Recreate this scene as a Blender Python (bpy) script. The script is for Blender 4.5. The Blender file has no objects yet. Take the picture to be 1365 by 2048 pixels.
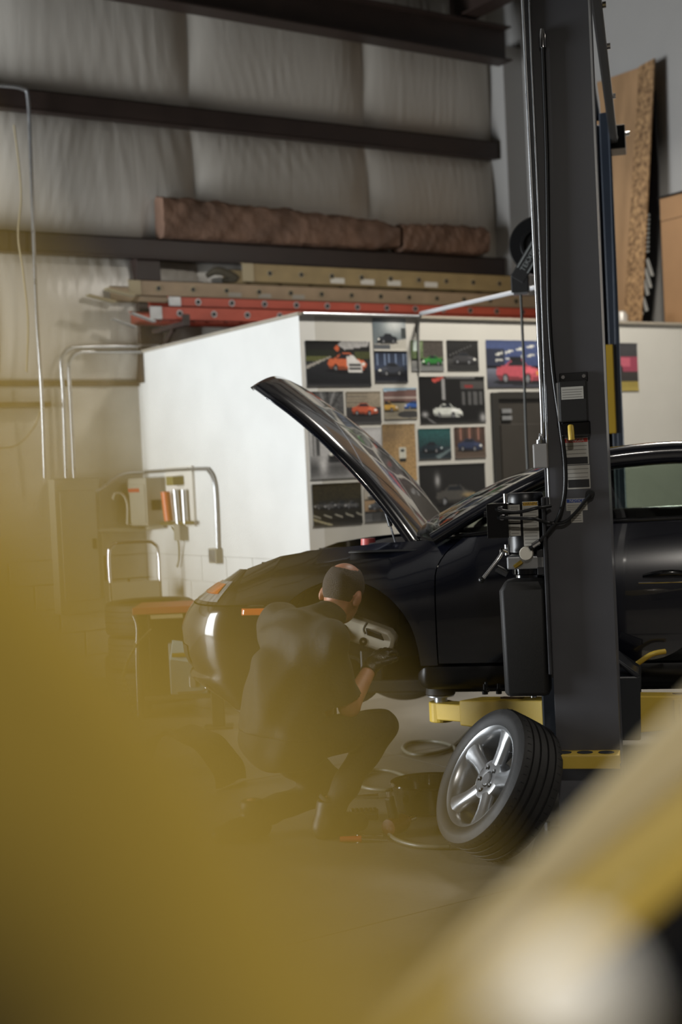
import bpy, bmesh, math, random
import numpy as np
from mathutils import Vector, Matrix
random.seed(7); RNG = np.random.default_rng(7)
scene = bpy.context.scene
COL = scene.collection
PI = math.pi

# ---------------------------------------------------------------- camera
FPX = 2844.0
CAM = np.array([0.0, 0.0, 1.5])
_th, _p, _ro = math.radians(32.5), math.radians(1.27), math.radians(2.7)
F0 = np.array([math.sin(_th), math.cos(_th), 0]); R0 = np.array([math.cos(_th), -math.sin(_th), 0]); ZZ = np.array([0, 0, 1.0])
_f = math.cos(_p)*F0 - math.sin(_p)*ZZ; _u = math.sin(_p)*F0 + math.cos(_p)*ZZ
UPV = math.cos(_ro)*_u + math.sin(_ro)*R0; RTV = math.cos(_ro)*R0 - math.sin(_ro)*_u
cd = bpy.data.cameras.new('camera'); cam = bpy.data.objects.new('camera', cd); COL.objects.link(cam)
cd.sensor_fit = 'VERTICAL'; cd.sensor_height = 36.0; cd.sensor_width = 24.0
cd.lens = FPX/2048*36.0; cd.clip_start = 0.01; cd.clip_end = 100
cam.matrix_world = Matrix(((RTV[0], UPV[0], -_f[0], CAM[0]), (RTV[1], UPV[1], -_f[1], CAM[1]), (RTV[2], UPV[2], -_f[2], CAM[2]), (0, 0, 0, 1)))
cd.dof.use_dof = True; cd.dof.focus_distance = 5.75; cd.dof.aperture_fstop = 1.8
scene.camera = cam

def ray(x, y): return _f + (x-682.5)/FPX*RTV + (1024-y)/FPX*UPV
def at(x, y, d): return CAM + ray(x, y)*d
def on(x, y, axis, v):
    r = ray(x, y); return CAM + r*((v-CAM[axis])/r[axis])

# ---------------------------------------------------------------- world, lights, exposure
w = bpy.data.worlds.new('world'); scene.world = w; w.use_nodes = True
w.node_tree.nodes['Background'].inputs[0].default_value = (.75, .85, 1, 1); w.node_tree.nodes['Background'].inputs[1].default_value = .6
scene.view_settings.view_transform = 'Standard'; scene.view_settings.look = 'None'
scene.view_settings.exposure = 0.0; scene.view_settings.gamma = 1.0; scene.view_settings.use_curve_mapping = False
scene.cycles.use_denoising = True
scene.cycles.max_bounces = 8; scene.cycles.diffuse_bounces = 4; scene.cycles.transparent_max_bounces = 12
scene.cycles.caustics_reflective = False; scene.cycles.caustics_refractive = False; scene.cycles.sample_clamp_indirect = 4

def area(name, loc, aim, sx, sy, power, col=(1, 1, 1), shape='RECTANGLE', spread=PI):
    l = bpy.data.lights.new(name, 'AREA'); l.shape = shape; l.size = sx; l.size_y = sy; l.energy = power; l.color = col; l.spread = spread
    o = bpy.data.objects.new(name, l); COL.objects.link(o); o.location = loc
    o.rotation_euler = (Vector(aim)-Vector(loc)).to_track_quat('-Z', 'Y').to_euler(); return o
area('daylight_door', (-2.9, 8.8, 1.75), (4.87, 8.9, 1.6), 2.6, 3.2, 760, (.93, .97, 1.0))

# ---------------------------------------------------------------- materials
def lin(c):
    return tuple((v/255/12.92 if v/255 <= .04045 else ((v/255+.055)/1.055)**2.4) for v in c)
MATS = {}
def mat(name, rgb, rough=.5, metal=0, var=0, vs=8, bump=0, bs=60, coat=0, stretch=None, spec=None, trans=0, dark=None, vdet=4):
    if name in MATS: return MATS[name]
    m = bpy.data.materials.new(name); m.use_nodes = True; nt = m.node_tree; b = nt.nodes['Principled BSDF']
    c = lin(rgb); b.inputs['Base Color'].default_value = (*c, 1); b.inputs['Roughness'].default_value = rough; b.inputs['Metallic'].default_value = metal
    if coat: b.inputs['Coat Weight'].default_value = coat; b.inputs['Coat Roughness'].default_value = .03
    if spec is not None: b.inputs['Specular IOR Level'].default_value = spec
    if trans: b.inputs['Transmission Weight'].default_value = trans
    tc = nt.nodes.new('ShaderNodeTexCoord'); mp = nt.nodes.new('ShaderNodeMapping'); nt.links.new(tc.outputs['Object'], mp.inputs[0])
    if stretch: mp.inputs['Scale'].default_value = stretch
    if var:
        n = nt.nodes.new('ShaderNodeTexNoise'); n.inputs['Scale'].default_value = vs; n.inputs['Detail'].default_value = vdet; nt.links.new(mp.outputs[0], n.inputs[0])
        r = nt.nodes.new('ShaderNodeValToRGB'); nt.links.new(n.outputs[0], r.inputs[0])
        d = lin(dark) if dark else tuple(v*(1-var) for v in c); l = tuple(min(1, v*(1+var*.5)) for v in c)
        r.color_ramp.elements[0].position = .3; r.color_ramp.elements[1].position = .7
        r.color_ramp.elements[0].color = (*d, 1); r.color_ramp.elements[1].color = (*l, 1); nt.links.new(r.outputs[0], b.inputs['Base Color'])
        q = nt.nodes.new('ShaderNodeMapRange'); q.inputs['To Min'].default_value = max(0, rough-.08); q.inputs['To Max'].default_value = min(1, rough+.08)
        nt.links.new(n.outputs[0], q.inputs[0]); nt.links.new(q.outputs[0], b.inputs['Roughness'])
    if bump:
        n2 = nt.nodes.new('ShaderNodeTexNoise'); n2.inputs['Scale'].default_value = bs; n2.inputs['Detail'].default_value = 3; nt.links.new(mp.outputs[0], n2.inputs[0])
        bp = nt.nodes.new('ShaderNodeBump'); bp.inputs['Strength'].default_value = bump; bp.inputs['Distance'].default_value = .02
        nt.links.new(n2.outputs[0], bp.inputs['Height']); nt.links.new(bp.outputs[0], b.inputs['Normal'])
    MATS[name] = m; return m
def glass(name, rgb, alpha, rough=.02):
    if name in MATS: return MATS[name]
    m = bpy.data.materials.new(name); m.use_nodes = True; nt = m.node_tree; nt.nodes.clear()
    o = nt.nodes.new('ShaderNodeOutputMaterial'); mx = nt.nodes.new('ShaderNodeMixShader'); t = nt.nodes.new('ShaderNodeBsdfTransparent'); g = nt.nodes.new('ShaderNodeBsdfGlossy')
    fr = nt.nodes.new('ShaderNodeFresnel'); fr.inputs[0].default_value = 1.5
    t.inputs[0].default_value = (*lin(rgb), 1); g.inputs['Roughness'].default_value = rough; g.inputs[0].default_value = (1, 1, 1, 1)
    nt.links.new(fr.outputs[0], mx.inputs[0]); nt.links.new(t.outputs[0], mx.inputs[1]); nt.links.new(g.outputs[0], mx.inputs[2]); nt.links.new(mx.outputs[0], o.inputs[0])
    MATS[name] = m; return m
def emis(name, rgb, s):
    m = bpy.data.materials.new(name); m.use_nodes = True; b = m.node_tree.nodes['Principled BSDF']
    b.inputs['Emission Color'].default_value = (*lin(rgb), 1); b.inputs['Emission Strength'].default_value = s; MATS[name] = m; return m
def print_mat():
    m = bpy.data.materials.new('printed_paper'); m.use_nodes = True; nt = m.node_tree; b = nt.nodes['Principled BSDF']
    a = nt.nodes.new('ShaderNodeVertexColor'); a.layer_name = 'ink'; nt.links.new(a.outputs[0], b.inputs['Base Color']); b.inputs['Roughness'].default_value = .35
    MATS['print'] = m; return m
PRINT = print_mat()
M_white = mat('white_painted_wall', (214, 214, 210), .55, var=.05, vs=3)
M_off = mat('office_front_paint', (192, 190, 182), .6, var=.05, vs=2.5)
M_block = mat('painted_block', (190, 186, 176), .7, var=.08, vs=6, bump=.15, bs=120)
M_mortar = mat('mortar_recess', (170, 166, 158), .8, var=.05)
M_drywall = mat('right_wall_paint', (164, 162, 159), .65, var=.05, vs=1.5)
M_conc = mat('concrete_floor', (108, 104, 97), .42, var=.3, vs=2.2, bump=.06, bs=40, vdet=9)
M_girt = mat('brown_steel_girt', (48, 36, 31), .5, var=.2, vs=5)
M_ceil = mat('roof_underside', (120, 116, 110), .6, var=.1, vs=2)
M_emt = mat('galvanised_conduit', (176, 178, 180), .3, .85, var=.1, vs=20)
M_chrome = mat('chrome', (215, 215, 218), .12, 1)
M_alu = mat('aluminium', (180, 182, 184), .35, .9, var=.1, vs=15)
M_lift = mat('lift_grey_paint', (84, 84, 88), .38, var=.08, vs=6)
M_liftd = mat('lift_dark_paint', (42, 45, 50), .38, var=.08, vs=6)
M_yel = mat('lift_yellow_paint', (212, 180, 72), .4, var=.1, vs=7, bump=.03)
M_blk = mat('black_plastic', (16, 16, 17), .35)
M_blkm = mat('matt_black_plastic', (22, 21, 20), .6, bump=.05, bs=200)
M_rub = mat('tyre_rubber', (34, 33, 32), .62, var=.2, vs=20, bump=.05, bs=150)
M_hose = mat('grey_rubber_hose', (70, 70, 66), .45)
M_steel = mat('dark_steel', (70, 70, 72), .4, .7, var=.15, vs=12)
M_sticker = mat('sticker_white', (196, 194, 186), .5)
M_ink = mat('ink_black', (38, 38, 40), .6)
M_inkg = mat('ink_grey', (128, 126, 120), .6)
M_red = mat('sticker_red', (172, 44, 36), .5)
M_blue = mat('sticker_blue', (48, 76, 150), .5)
M_amber = mat('sticker_amber', (206, 160, 40), .5)
M_paint = mat('black_car_paint', (9, 11, 20), .22, coat=1.0, spec=.6)
M_glassc = glass('car_glass', (196, 206, 198), .2)
M_trimb = mat('gloss_black_trim', (8, 8, 9), .15, coat=.5)
M_kraft = mat('kraft_paper', (112, 86, 70), .7, var=.35, vs=5, bump=1.0, bs=9)

# ---------------------------------------------------------------- mesh tools
class MB:
    def __init__(s): s.v = []; s.f = []; s.m = []
    def add(s, v, f, m=0):
        k = len(s.v); s.v += [tuple(p) for p in v]; s.f += [tuple(i+k for i in q) for q in f]; s.m += [m]*len(f); return s
    def box(s, x0, x1, y0, y1, z0, z1, m=0):
        v = [(x, y, z) for z in (z0, z1) for y in (y0, y1) for x in (x0, x1)]
        return s.add(v, [(0, 2, 3, 1), (4, 5, 7, 6), (0, 1, 5, 4), (2, 6, 7, 3), (0, 4, 6, 2), (1, 3, 7, 5)], m)
    def obox(s, c, ax, ay, az, hx, hy, hz, m=0):      # oriented box, half sizes
        c, ax, ay, az = (np.array(q, float) for q in (c, ax, ay, az))
        v = [c+ax*hx*i+ay*hy*j+az*hz*k for k in (-1, 1) for j in (-1, 1) for i in (-1, 1)]
        return s.add(v, [(0, 2, 3, 1), (4, 5, 7, 6), (0, 1, 5, 4), (2, 6, 7, 3), (0, 4, 6, 2), (1, 3, 7, 5)], m)
    def bar(s, a, b, wy, wz, up=(0, 0, 1), m=0):
        a, b = np.array(a, float), np.array(b, float); d = b-a; L = np.linalg.norm(d); d /= L
        sd = np.cross(up, d); sd /= np.linalg.norm(sd); u = np.cross(d, sd)
        return s.obox((a+b)/2, d, sd, u, L/2, wy/2, wz/2, m)
    def tube(s, pts, r, n=10, smooth=0, m=0, cap=True):
        P = [np.array(p, float) for p in pts]
        if smooth:
            Q = []
            for i in range(len(P)-1):
                p0 = P[max(i-1, 0)]; p1 = P[i]; p2 = P[i+1]; p3 = P[min(i+2, len(P)-1)]
                for k in range(smooth):
                    t = k/smooth
                    Q.append(.5*((2*p1)+(-p0+p2)*t+(2*p0-5*p1+4*p2-p3)*t*t+(-p0+3*p1-3*p2+p3)*t**3))
            Q.append(P[-1]); P = Q
        rr = r if hasattr(r, '__len__') else [r]*len(P)
        if len(rr) != len(P): rr = np.interp(np.linspace(0, 1, len(P)), np.linspace(0, 1, len(rr)), rr)
        T = [P[min(i+1, len(P)-1)]-P[max(i-1, 0)] for i in range(len(P))]; T = [t/(np.linalg.norm(t)+1e-12) for t in T]
        a = np.array([0, 0, 1.0]) if abs(T[0][2]) < .9 else np.array([1.0, 0, 0])
        N = np.cross(T[0], a); N /= np.linalg.norm(N); v = []; f = []
        for i, p in enumerate(P):
            N = N-T[i]*np.dot(N, T[i]); N /= np.linalg.norm(N); B = np.cross(T[i], N)
            for k in range(n):
                an = 2*PI*k/n; v.append(p+rr[i]*(math.cos(an)*N+math.sin(an)*B))
        for i in range(len(P)-1):
            for k in range(n): f.append((i*n+k, i*n+(k+1) % n, (i+1)*n+(k+1) % n, (i+1)*n+k))
        if cap: f.append(tuple(range(n-1, -1, -1))); f.append(tuple(range((len(P)-1)*n, len(P)*n)))
        return s.add(v, f, m)
    def cyl(s, a, b, r, n=24, r2=None, m=0): return s.tube([a, b], [r, r if r2 is None else r2], n, 0, m)
    def lathe(s, prof, n=48, o=(0, 0, 0), ax=(0, 0, 1), m=0, close=False):   # prof: (radius, height along ax)
        o = np.array(o, float); ax = np.array(ax, float); ax /= np.linalg.norm(ax)
        a = np.array([0, 0, 1.0]) if abs(ax[2]) < .9 else np.array([1.0, 0, 0])
        e1 = np.cross(a, ax); e1 /= np.linalg.norm(e1); e2 = np.cross(ax, e1); v = []; f = []; q = len(prof)
        for k in range(n):
            an = 2*PI*k/n; d = math.cos(an)*e1+math.sin(an)*e2
            v += [o+d*r+ax*h for r, h in prof]
        for k in range(n):
            k2 = (k+1) % n
            for i in range(q if close else q-1):
                j = (i+1) % q; f.append((k*q+i, k2*q+i, k2*q+j, k*q+j))
        return s.add(v, f, m)
    def prism(s, poly, d, m=0):       # poly: list of 3D points, d: extrusion vector
        n = len(poly); d = np.array(d, float); P = [np.array(p, float) for p in poly]; v = P+[p+d for p in P]
        return s.add(v, [tuple(range(n-1, -1, -1)), tuple(range(n, 2*n))]+[(i, (i+1) % n, n+(i+1) % n, n+i) for i in range(n)], m)
    def grid(s, G, m=0):              # G: array rows x cols x 3
        G = np.asarray(G); a, b = G.shape[:2]
        return s.add(G.reshape(-1, 3), [(i*b+j, i*b+j+1, (i+1)*b+j+1, (i+1)*b+j) for i in range(a-1) for j in range(b-1)], m)
    def build(s, name, mats, parent=None, smooth=None, bevel=0, solid=0, recalc=True, subsurf=0):
        me = bpy.data.meshes.new(name); me.from_pydata(s.v, [], s.f)
        for mm in (mats if isinstance(mats, (list, tuple)) else [mats]): me.materials.append(mm)
        me.polygons.foreach_set('material_index', s.m)
        if recalc:
            bm = bmesh.new(); bm.from_mesh(me); bmesh.ops.remove_doubles(bm, verts=bm.verts, dist=1e-6); bmesh.ops.recalc_face_normals(bm, faces=bm.faces); bm.to_mesh(me); bm.free()
        me.update()
        o = bpy.data.objects.new(name, me); COL.objects.link(o)
        if parent is not None: o.parent = parent
        if bevel:
            b = o.modifiers.new('bevel', 'BEVEL'); b.width = bevel; b.segments = 2; b.limit_method = 'ANGLE'; b.angle_limit = math.radians(50)
        if solid:
            sm = o.modifiers.new('solid', 'SOLIDIFY'); sm.thickness = solid; sm.offset = 0; sm.use_rim = solid > .0045
        if subsurf:
            ss = o.modifiers.new('sub', 'SUBSURF'); ss.levels = subsurf; ss.render_levels = subsurf
        if smooth is not None: shade(o, smooth)
        return o
def shade(o, ang=40):
    me = o.data; me.polygons.foreach_set('use_smooth', [True]*len(me.polygons))
    if ang < 180: me.set_sharp_from_angle(angle=math.radians(ang))
def empty(name, loc=(0, 0, 0), rz=0):
    o = bpy.data.objects.new(name, None); COL.objects.link(o); o.location = loc; o.rotation_euler = (0, 0, rz); o.empty_display_size = .1; return o
def tag(o, label, cat, group=None):
    o['label'] = label; o['category'] = cat
    if group: o['group'] = group
    return o
def struct(o, label=None, cat='structure'):
    o['kind'] = 'structure'
    if label: o['label'] = label; o['category'] = cat
    return o
def localise(o, loc):                 # move a mesh's origin to loc (world), keeping it in place
    o.data.transform(Matrix.Translation(-Vector(loc))); o.location = loc; return o
def text_obj(name, s, size, mtx, material, parent=None, extrude=.0004):
    c = bpy.data.curves.new(name, 'FONT'); c.body = s; c.size = size; c.align_x = 'CENTER'; c.align_y = 'CENTER'; c.extrude = extrude
    t = bpy.data.objects.new('tmp', c); COL.objects.link(t); bpy.context.view_layer.update()
    me = bpy.data.meshes.new_from_object(t.evaluated_get(bpy.context.evaluated_depsgraph_get())); bpy.data.objects.remove(t)
    me.transform(mtx); me.materials.clear(); me.materials.append(material); me.name = name
    o = bpy.data.objects.new(name, me); COL.objects.link(o)
    if parent is not None: o.parent = parent
    return o
def frame(o, xa, ya):                 # text matrix: x axis, y axis, origin
    x = Vector(xa).normalized(); y = Vector(ya).normalized(); z = x.cross(y)
    return Matrix(((x[0], y[0], z[0], o[0]), (x[1], y[1], z[1], o[1]), (x[2], y[2], z[2], o[2]), (0, 0, 0, 1)))

def surface_net(fn, lo, hi, h):
    lo = np.array(lo, float); n = np.ceil((np.array(hi)-lo)/h).astype(int)+1
    g = np.stack(np.meshgrid(*[lo[i]+h*np.arange(n[i]) for i in range(3)], indexing='ij'), -1).astype(np.float32)
    d = fn(g); ins = d < 0
    c = np.zeros(np.array(d.shape)-1, int)
    for i in (0, 1):
        for j in (0, 1):
            for k in (0, 1): c += ins[i:i+c.shape[0], j:j+c.shape[1], k:k+c.shape[2]]
    act = (c > 0) & (c < 8); idx = -np.ones(act.shape, int); I = np.argwhere(act); idx[act] = np.arange(len(I))
    acc = np.zeros((len(I), 3)); cnt = np.zeros(len(I))
    corners = [(i, j, k) for i in (0, 1) for j in (0, 1) for k in (0, 1)]
    for a in range(8):
        for b in range(a+1, 8):
            ca, cb = np.array(corners[a]), np.array(corners[b])
            if np.abs(ca-cb).sum() != 1: continue
            da = d[tuple((I+ca).T)]; db = d[tuple((I+cb).T)]; x = (da < 0) != (db < 0)
            t = np.where(x, da/(da-db+1e-12), 0)[:, None]
            acc += np.where(x[:, None], (I+ca)+t*(cb-ca), 0); cnt += x
    V = lo+h*acc/cnt[:, None]; Fc = []
    for ax in range(3):
        s0 = [slice(None)]*3; s1 = [slice(None)]*3; s0[ax] = slice(0, -1); s1[ax] = slice(1, None)
        e = np.argwhere(ins[tuple(s0)] != ins[tuple(s1)]); b, cc = [q for q in range(3) if q != ax]
        e = e[(e[:, b] > 0) & (e[:, cc] > 0) & (e[:, b] < act.shape[b]) & (e[:, cc] < act.shape[cc])]
        def at_(db, dc):
            q = e.copy(); q[:, b] -= db; q[:, cc] -= dc; return idx[tuple(q.T)]
        Fc.append(np.stack([at_(0, 0), at_(1, 0), at_(1, 1), at_(0, 1)], 1))
    return V, np.concatenate(Fc)
def cone(p, a, b, r1, r2):
    a, b = np.array(a, np.float32), np.array(b, np.float32); ab = b-a; t = np.clip(((p-a)@ab)/(ab@ab), 0, 1)
    return np.linalg.norm(p-a-t[..., None]*ab, axis=-1)-(r1+(r2-r1)*t)
def ell(p, c, r, Rm=None):
    q = p-np.array(c, np.float32)
    if Rm is not None: q = q@np.array(Rm, np.float32).T
    k = np.linalg.norm(q/np.array(r, np.float32), axis=-1); return (k-1)*min(r)
def smin(a, b, k):
    hh = np.maximum(k-np.abs(a-b), 0)/k; return np.minimum(a, b)-hh*hh*k*.25
def net_obj(name, V, Fc, material, parent=None):
    me = bpy.data.meshes.new(name); me.from_pydata(V.tolist(), [], Fc.tolist()); me.materials.append(material)
    bm = bmesh.new(); bm.from_mesh(me); bmesh.ops.smooth_vert(bm, verts=bm.verts, factor=.5, use_axis_x=True, use_axis_y=True, use_axis_z=True)
    bmesh.ops.recalc_face_normals(bm, faces=bm.faces); bm.to_mesh(me); bm.free()
    o = bpy.data.objects.new(name, me); COL.objects.link(o); o.parent = parent; shade(o, 180); return o

# ================================================================ STRUCTURE
OX, OY, BY, RX, OH = 4.87, 8.05, 10.65, 8.90, 2.60
LX, FY, CH = -3.0, -3.0, 6.1
# floor: slabs cast with saw-cut joints
fl = struct(MB().box(LX-.2, RX+.2, FY-.2, BY+.2, -.15, -.012).build('floor', M_conc), 'grey stained concrete workshop floor', 'floor')
xs = [LX-.2, -1.2, 1.4, 4.32, 6.5, RX+.2]; ys = [FY-.2, -.8, 1.6, 4.0, 6.35, 8.6, BY+.2]
for i in range(5):
    for j in range(6):
        MB().box(xs[i]+.003, xs[i+1]-.003, ys[j]+.003, ys[j+1]-.003, -.02, 0).build('slab', M_conc, fl)
# back wall: block below, insulation blankets between girts above
wb = struct(MB().box(LX, RX, BY, BY+.15, 0, CH).build('wall_back', M_mortar), 'metal building back wall with white insulation blankets and block base', 'wall')
WL = 2.36
MB().box(LX, RX, BY-.03, BY, .98, WL).build('plaster', M_block, wb)
bme = None
for c in range(5):
    x = 2.1 - (.2 if c % 2 else 0)
    while x < OX-.02:
        x1 = min(x+.39, OX)
        MB().box(x+.004, x1-.004, BY-.03, BY, c*.196+.004, c*.196+.192).build('block', M_block, wb, bevel=.004); x += .4
def insul_mat():
    m = bpy.data.materials.new('white_vinyl_insulation'); m.use_nodes = True; nt = m.node_tree; b = nt.nodes['Principled BSDF']
    b.inputs['Base Color'].default_value = (*lin((188, 183, 174)), 1); b.inputs['Roughness'].default_value = .30
    tc = nt.nodes.new('ShaderNodeTexCoord'); mp = nt.nodes.new('ShaderNodeMapping'); mp.inputs['Scale'].default_value = (7, 1, 1.0); mp.inputs['Rotation'].default_value = (0, .35, 0)
    n = nt.nodes.new('ShaderNodeTexNoise'); n.inputs['Scale'].default_value = 1.3; n.inputs['Detail'].default_value = 2.5; n.inputs['Distortion'].default_value = .5
    bp = nt.nodes.new('ShaderNodeBump'); bp.inputs['Strength'].default_value = .16; bp.inputs['Distance'].default_value = .03
    nt.links.new(tc.outputs['Object'], mp.inputs[0]); nt.links.new(mp.outputs[0], n.inputs[0]); nt.links.new(n.outputs[0], bp.inputs['Height']); nt.links.new(bp.outputs[0], b.inputs['Normal'])
    return m
M_ins = insul_mat()
seams = [-1.5, .24, 1.98, 3.72, 5.46, 7.2, 8.66]; bands = [(WL, 3.40), (3.48, 4.50), (4.58, 5.95)]
for a in range(1, 6):
    for (z0, z1) in bands:
        U, V = np.meshgrid(np.linspace(0, 1, 70), np.linspace(0, 1, 40))
        X = seams[a]+(seams[a+1]-seams[a])*U; Z = z0+(z1-z0)*V
        bul = .10*(np.sin(PI*V)**.6)*(1-.75*np.abs(2*U-1)**6)
        k = 1.25-.16*a
        wr = 0
        for q in range(7):
            sl = RNG.uniform(-.6, .9); fr = RNG.uniform(18, 46); ph = RNG.uniform(0, 6.3); c0 = RNG.uniform(0, 1); wd = RNG.uniform(.1, .3)
            wr = wr+np.sin(fr*PI*(U+sl*(V-.5)*.35)+ph)*np.exp(-((U-c0)/wd)**2)*(.35+.65*(np.abs(2*V-1)))
        Y = BY-.012-bul-.0022*k*wr*np.minimum(1, np.sin(PI*V)*3)
        MB().grid(np.stack([X, Y, Z], -1)).build('insulation_blanket', M_ins, wb, smooth=180)
XG = 8.62
for zc, d in ((3.44, .2), (4.54, .17)):     # C-section girts
    g = MB(); g.box(LX, XG, BY-d, BY-d+.012, zc-.075, zc+.075); g.box(LX, XG, BY-d, BY, zc+.063, zc+.075); g.box(LX, XG, BY-d, BY, zc-.075, zc-.063); g.box(LX, XG, BY-d, BY-d+.05, zc-.087, zc-.075)
    g.build('girt', M_girt, wb, bevel=.003)
MB().box(OX-.02, OX+.19, BY-.16, BY-.01, WL, 3.36).build('wall_post', M_girt, wb, bevel=.004)
t = struct(MB().box(LX, OX, BY-.06, BY, WL-.02, WL+.025).build('trim_1', mat('trim_brown', (86, 74, 56), .6, var=.2)), 'dark cap strip where insulation meets the block wall', 'trim')
t = struct(MB().box(LX, 4.05, BY-.19, BY-.03, 2.17, 2.21).build('trim_2', mat('trim_brown', (86, 74, 56), .6)), 'narrow brown ledge on the back wall above the panel', 'trim')
# right wall, left wall with open roller door, wall behind camera, ceiling
struct(MB().box(RX, RX+.15, FY, BY+.15, 0, CH).build('wall_right', M_drywall), 'smooth grey white side wall behind the plywood', 'wall')
wl = MB(); wl.box(LX-.15, LX, FY, 7.4, 0, CH); wl.box(LX-.15, LX, 10.2, BY+.15, 0, CH); wl.box(LX-.15, LX, 7.4, 10.2, 3.5, CH)
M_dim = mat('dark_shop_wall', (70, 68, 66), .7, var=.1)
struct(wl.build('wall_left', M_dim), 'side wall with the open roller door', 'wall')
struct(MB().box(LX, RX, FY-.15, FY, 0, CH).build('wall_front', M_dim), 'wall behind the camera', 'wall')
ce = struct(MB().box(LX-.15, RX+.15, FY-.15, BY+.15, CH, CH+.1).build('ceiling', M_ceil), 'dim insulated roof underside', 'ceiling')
# eave girder, rafters and purlins (dark steel)
def ibeam(a, b, hh, ww, up=(0, 0, 1)):
    g = MB(); a, b = np.array(a, float), np.array(b, float); u = np.array(up, float)
    g.bar(a, b, .014, hh); g.bar(a+u*hh/2, b+u*hh/2, ww, .016); g.bar(a-u*hh/2, b-u*hh/2, ww, .016); return g
ibeam((LX, BY-.42, 5.62), (8.55, BY-.42, 5.43), .30, .2).build('eave_beam', M_girt, ce)
for x in (2.6, 8.1): ibeam((x, FY, 5.86), (x, BY-.2, 5.8), .34, .2).build('rafter', M_girt, ce)
for y in (-1, 1, 3, 5, 7, 9): ibeam((LX, y, 6.0), (RX, y, 6.0), .17, .08).build('purlin', M_girt, ce)
MB().box(8.66, RX-.005, BY-.25, BY-.01, 2.63, 5.5).build('corner_post', M_drywall, wb)

# office box built into the corner
of = struct(MB().box(OX+.12, RX, OY, OY+.12, 0, OH).build('wall_office_front', M_off), 'white office partition wall covered in car photos', 'wall')
os_ = MB().box(OX, OX+.12, OY, BY, .98, OH); os_.box(OX+.012, OX+.12, OY, BY, 0, .98)
os_ = struct(os_.build('wall_office_side', M_white), 'bright white side wall of the office box', 'wall')
for c in range(5):
    y = OY+(.2 if c % 2 else 0)-.0
    if c % 2: MB().box(OX, OX+.03, OY, y-.003, c*.196+.003, c*.196+.193).build('block', M_white, os_)
    while y < BY-.02:
        y1 = min(y+.4, BY); MB().box(OX, OX+.03, y+.003, y1-.003, c*.196+.003, c*.196+.193).build('block', M_white, os_, bevel=.003); y += .4
struct(MB().box(OX-.02, RX, OY-.02, BY, OH, OH+.02).build('ceiling_office', mat('office_roof_board', (150, 142, 128), .7, var=.1)), 'flat plywood roof of the office box', 'roof')
# door in the office front
d0, d1 = on(985, 790, 1, OY)[0], on(1085, 790, 1, OY)[0]+.38
M_door = mat('dark_door', (52, 48, 42), .5, var=.1)
dr = MB(); dr.box(d0+.03, d1-.03, OY-.012, OY+.03, 0, 2.03); dr = struct(dr.build('door_1', M_door), 'dark brown office door beside the photos', 'door')
g = MB(); g.box(d0-.02, d0+.03, OY-.03, OY+.03, 0, 2.08); g.box(d1-.03, d1+.02, OY-.03, OY+.03, 0, 2.08); g.box(d0+.03, d1-.03, OY-.03, OY+.03, 2.03, 2.08); g.build('door_frame', mat('door_frame_dark', (40, 38, 34), .5), dr, bevel=.003)
g = MB(); g.box(d0+.06, d0+.15, OY-.03, OY-.012, 1.93, 1.96); g.box(d0+.06, d0+.15, OY-.03, OY-.012, 1.88, 1.91); g.build('door_closer_plate', M_alu, dr)
g = MB(); g.cyl((d1-.12, OY-.07, 1.0), (d1-.12, OY-.012, 1.0), .03); g.build('door_knob', M_alu, dr, smooth=40)
g = MB(); g.box(d0+.05, d1-.05, OY-.02, OY-.012, .2, 1.1); g.box(d0+.05, d1-.05, OY-.02, OY-.012, 1.2, 1.85); g.build('door_panel', M_door, dr, bevel=.004)

# ================================================================ lamps hung from the roof, one of them an added fill
def hung_lamp(loc, label, power, spr=125):
    e = tag(empty('high_bay_or_fill_lamp', loc), label, 'lamp', 'high bay lamps under the roof')
    MB().lathe([(.02, .36), (.08, .34), (.1, .22), (.26, .02), (.28, 0), (.27, 0), (.25, .02), (.09, .2), (.0, .2)], 32).build('shade', M_alu, e, smooth=40)
    MB().cyl((0, 0, .36), (0, 0, CH-loc[2]), .012, 8).build('hanger', M_steel, e)
    MB().lathe([(0, .03), (.235, .03), (.235, .035), (0, .035)], 32).build('diffuser', emis('lamp_diffuser', (255, 244, 225), 6), e)
    l = area('lamp_light', (0, 0, -.01), (0, 0, -1), .5, .5, power, (1, .94, .85), 'DISK', math.radians(spr)); l.parent = e
hung_lamp((6.6, 6.3, 5.0), 'round high bay lamp hanging above the black car', 190, 154)
hung_lamp((-.6, -1.5, 5.0), 'added round fill lamp hanging behind the camera', 205, 155)  # unseen fill lamp, added to light the near yellow panel and office front
hung_lamp((6.8, 1.6, 5.0), 'round high bay lamp hanging in the right hand bay', 60)

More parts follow.
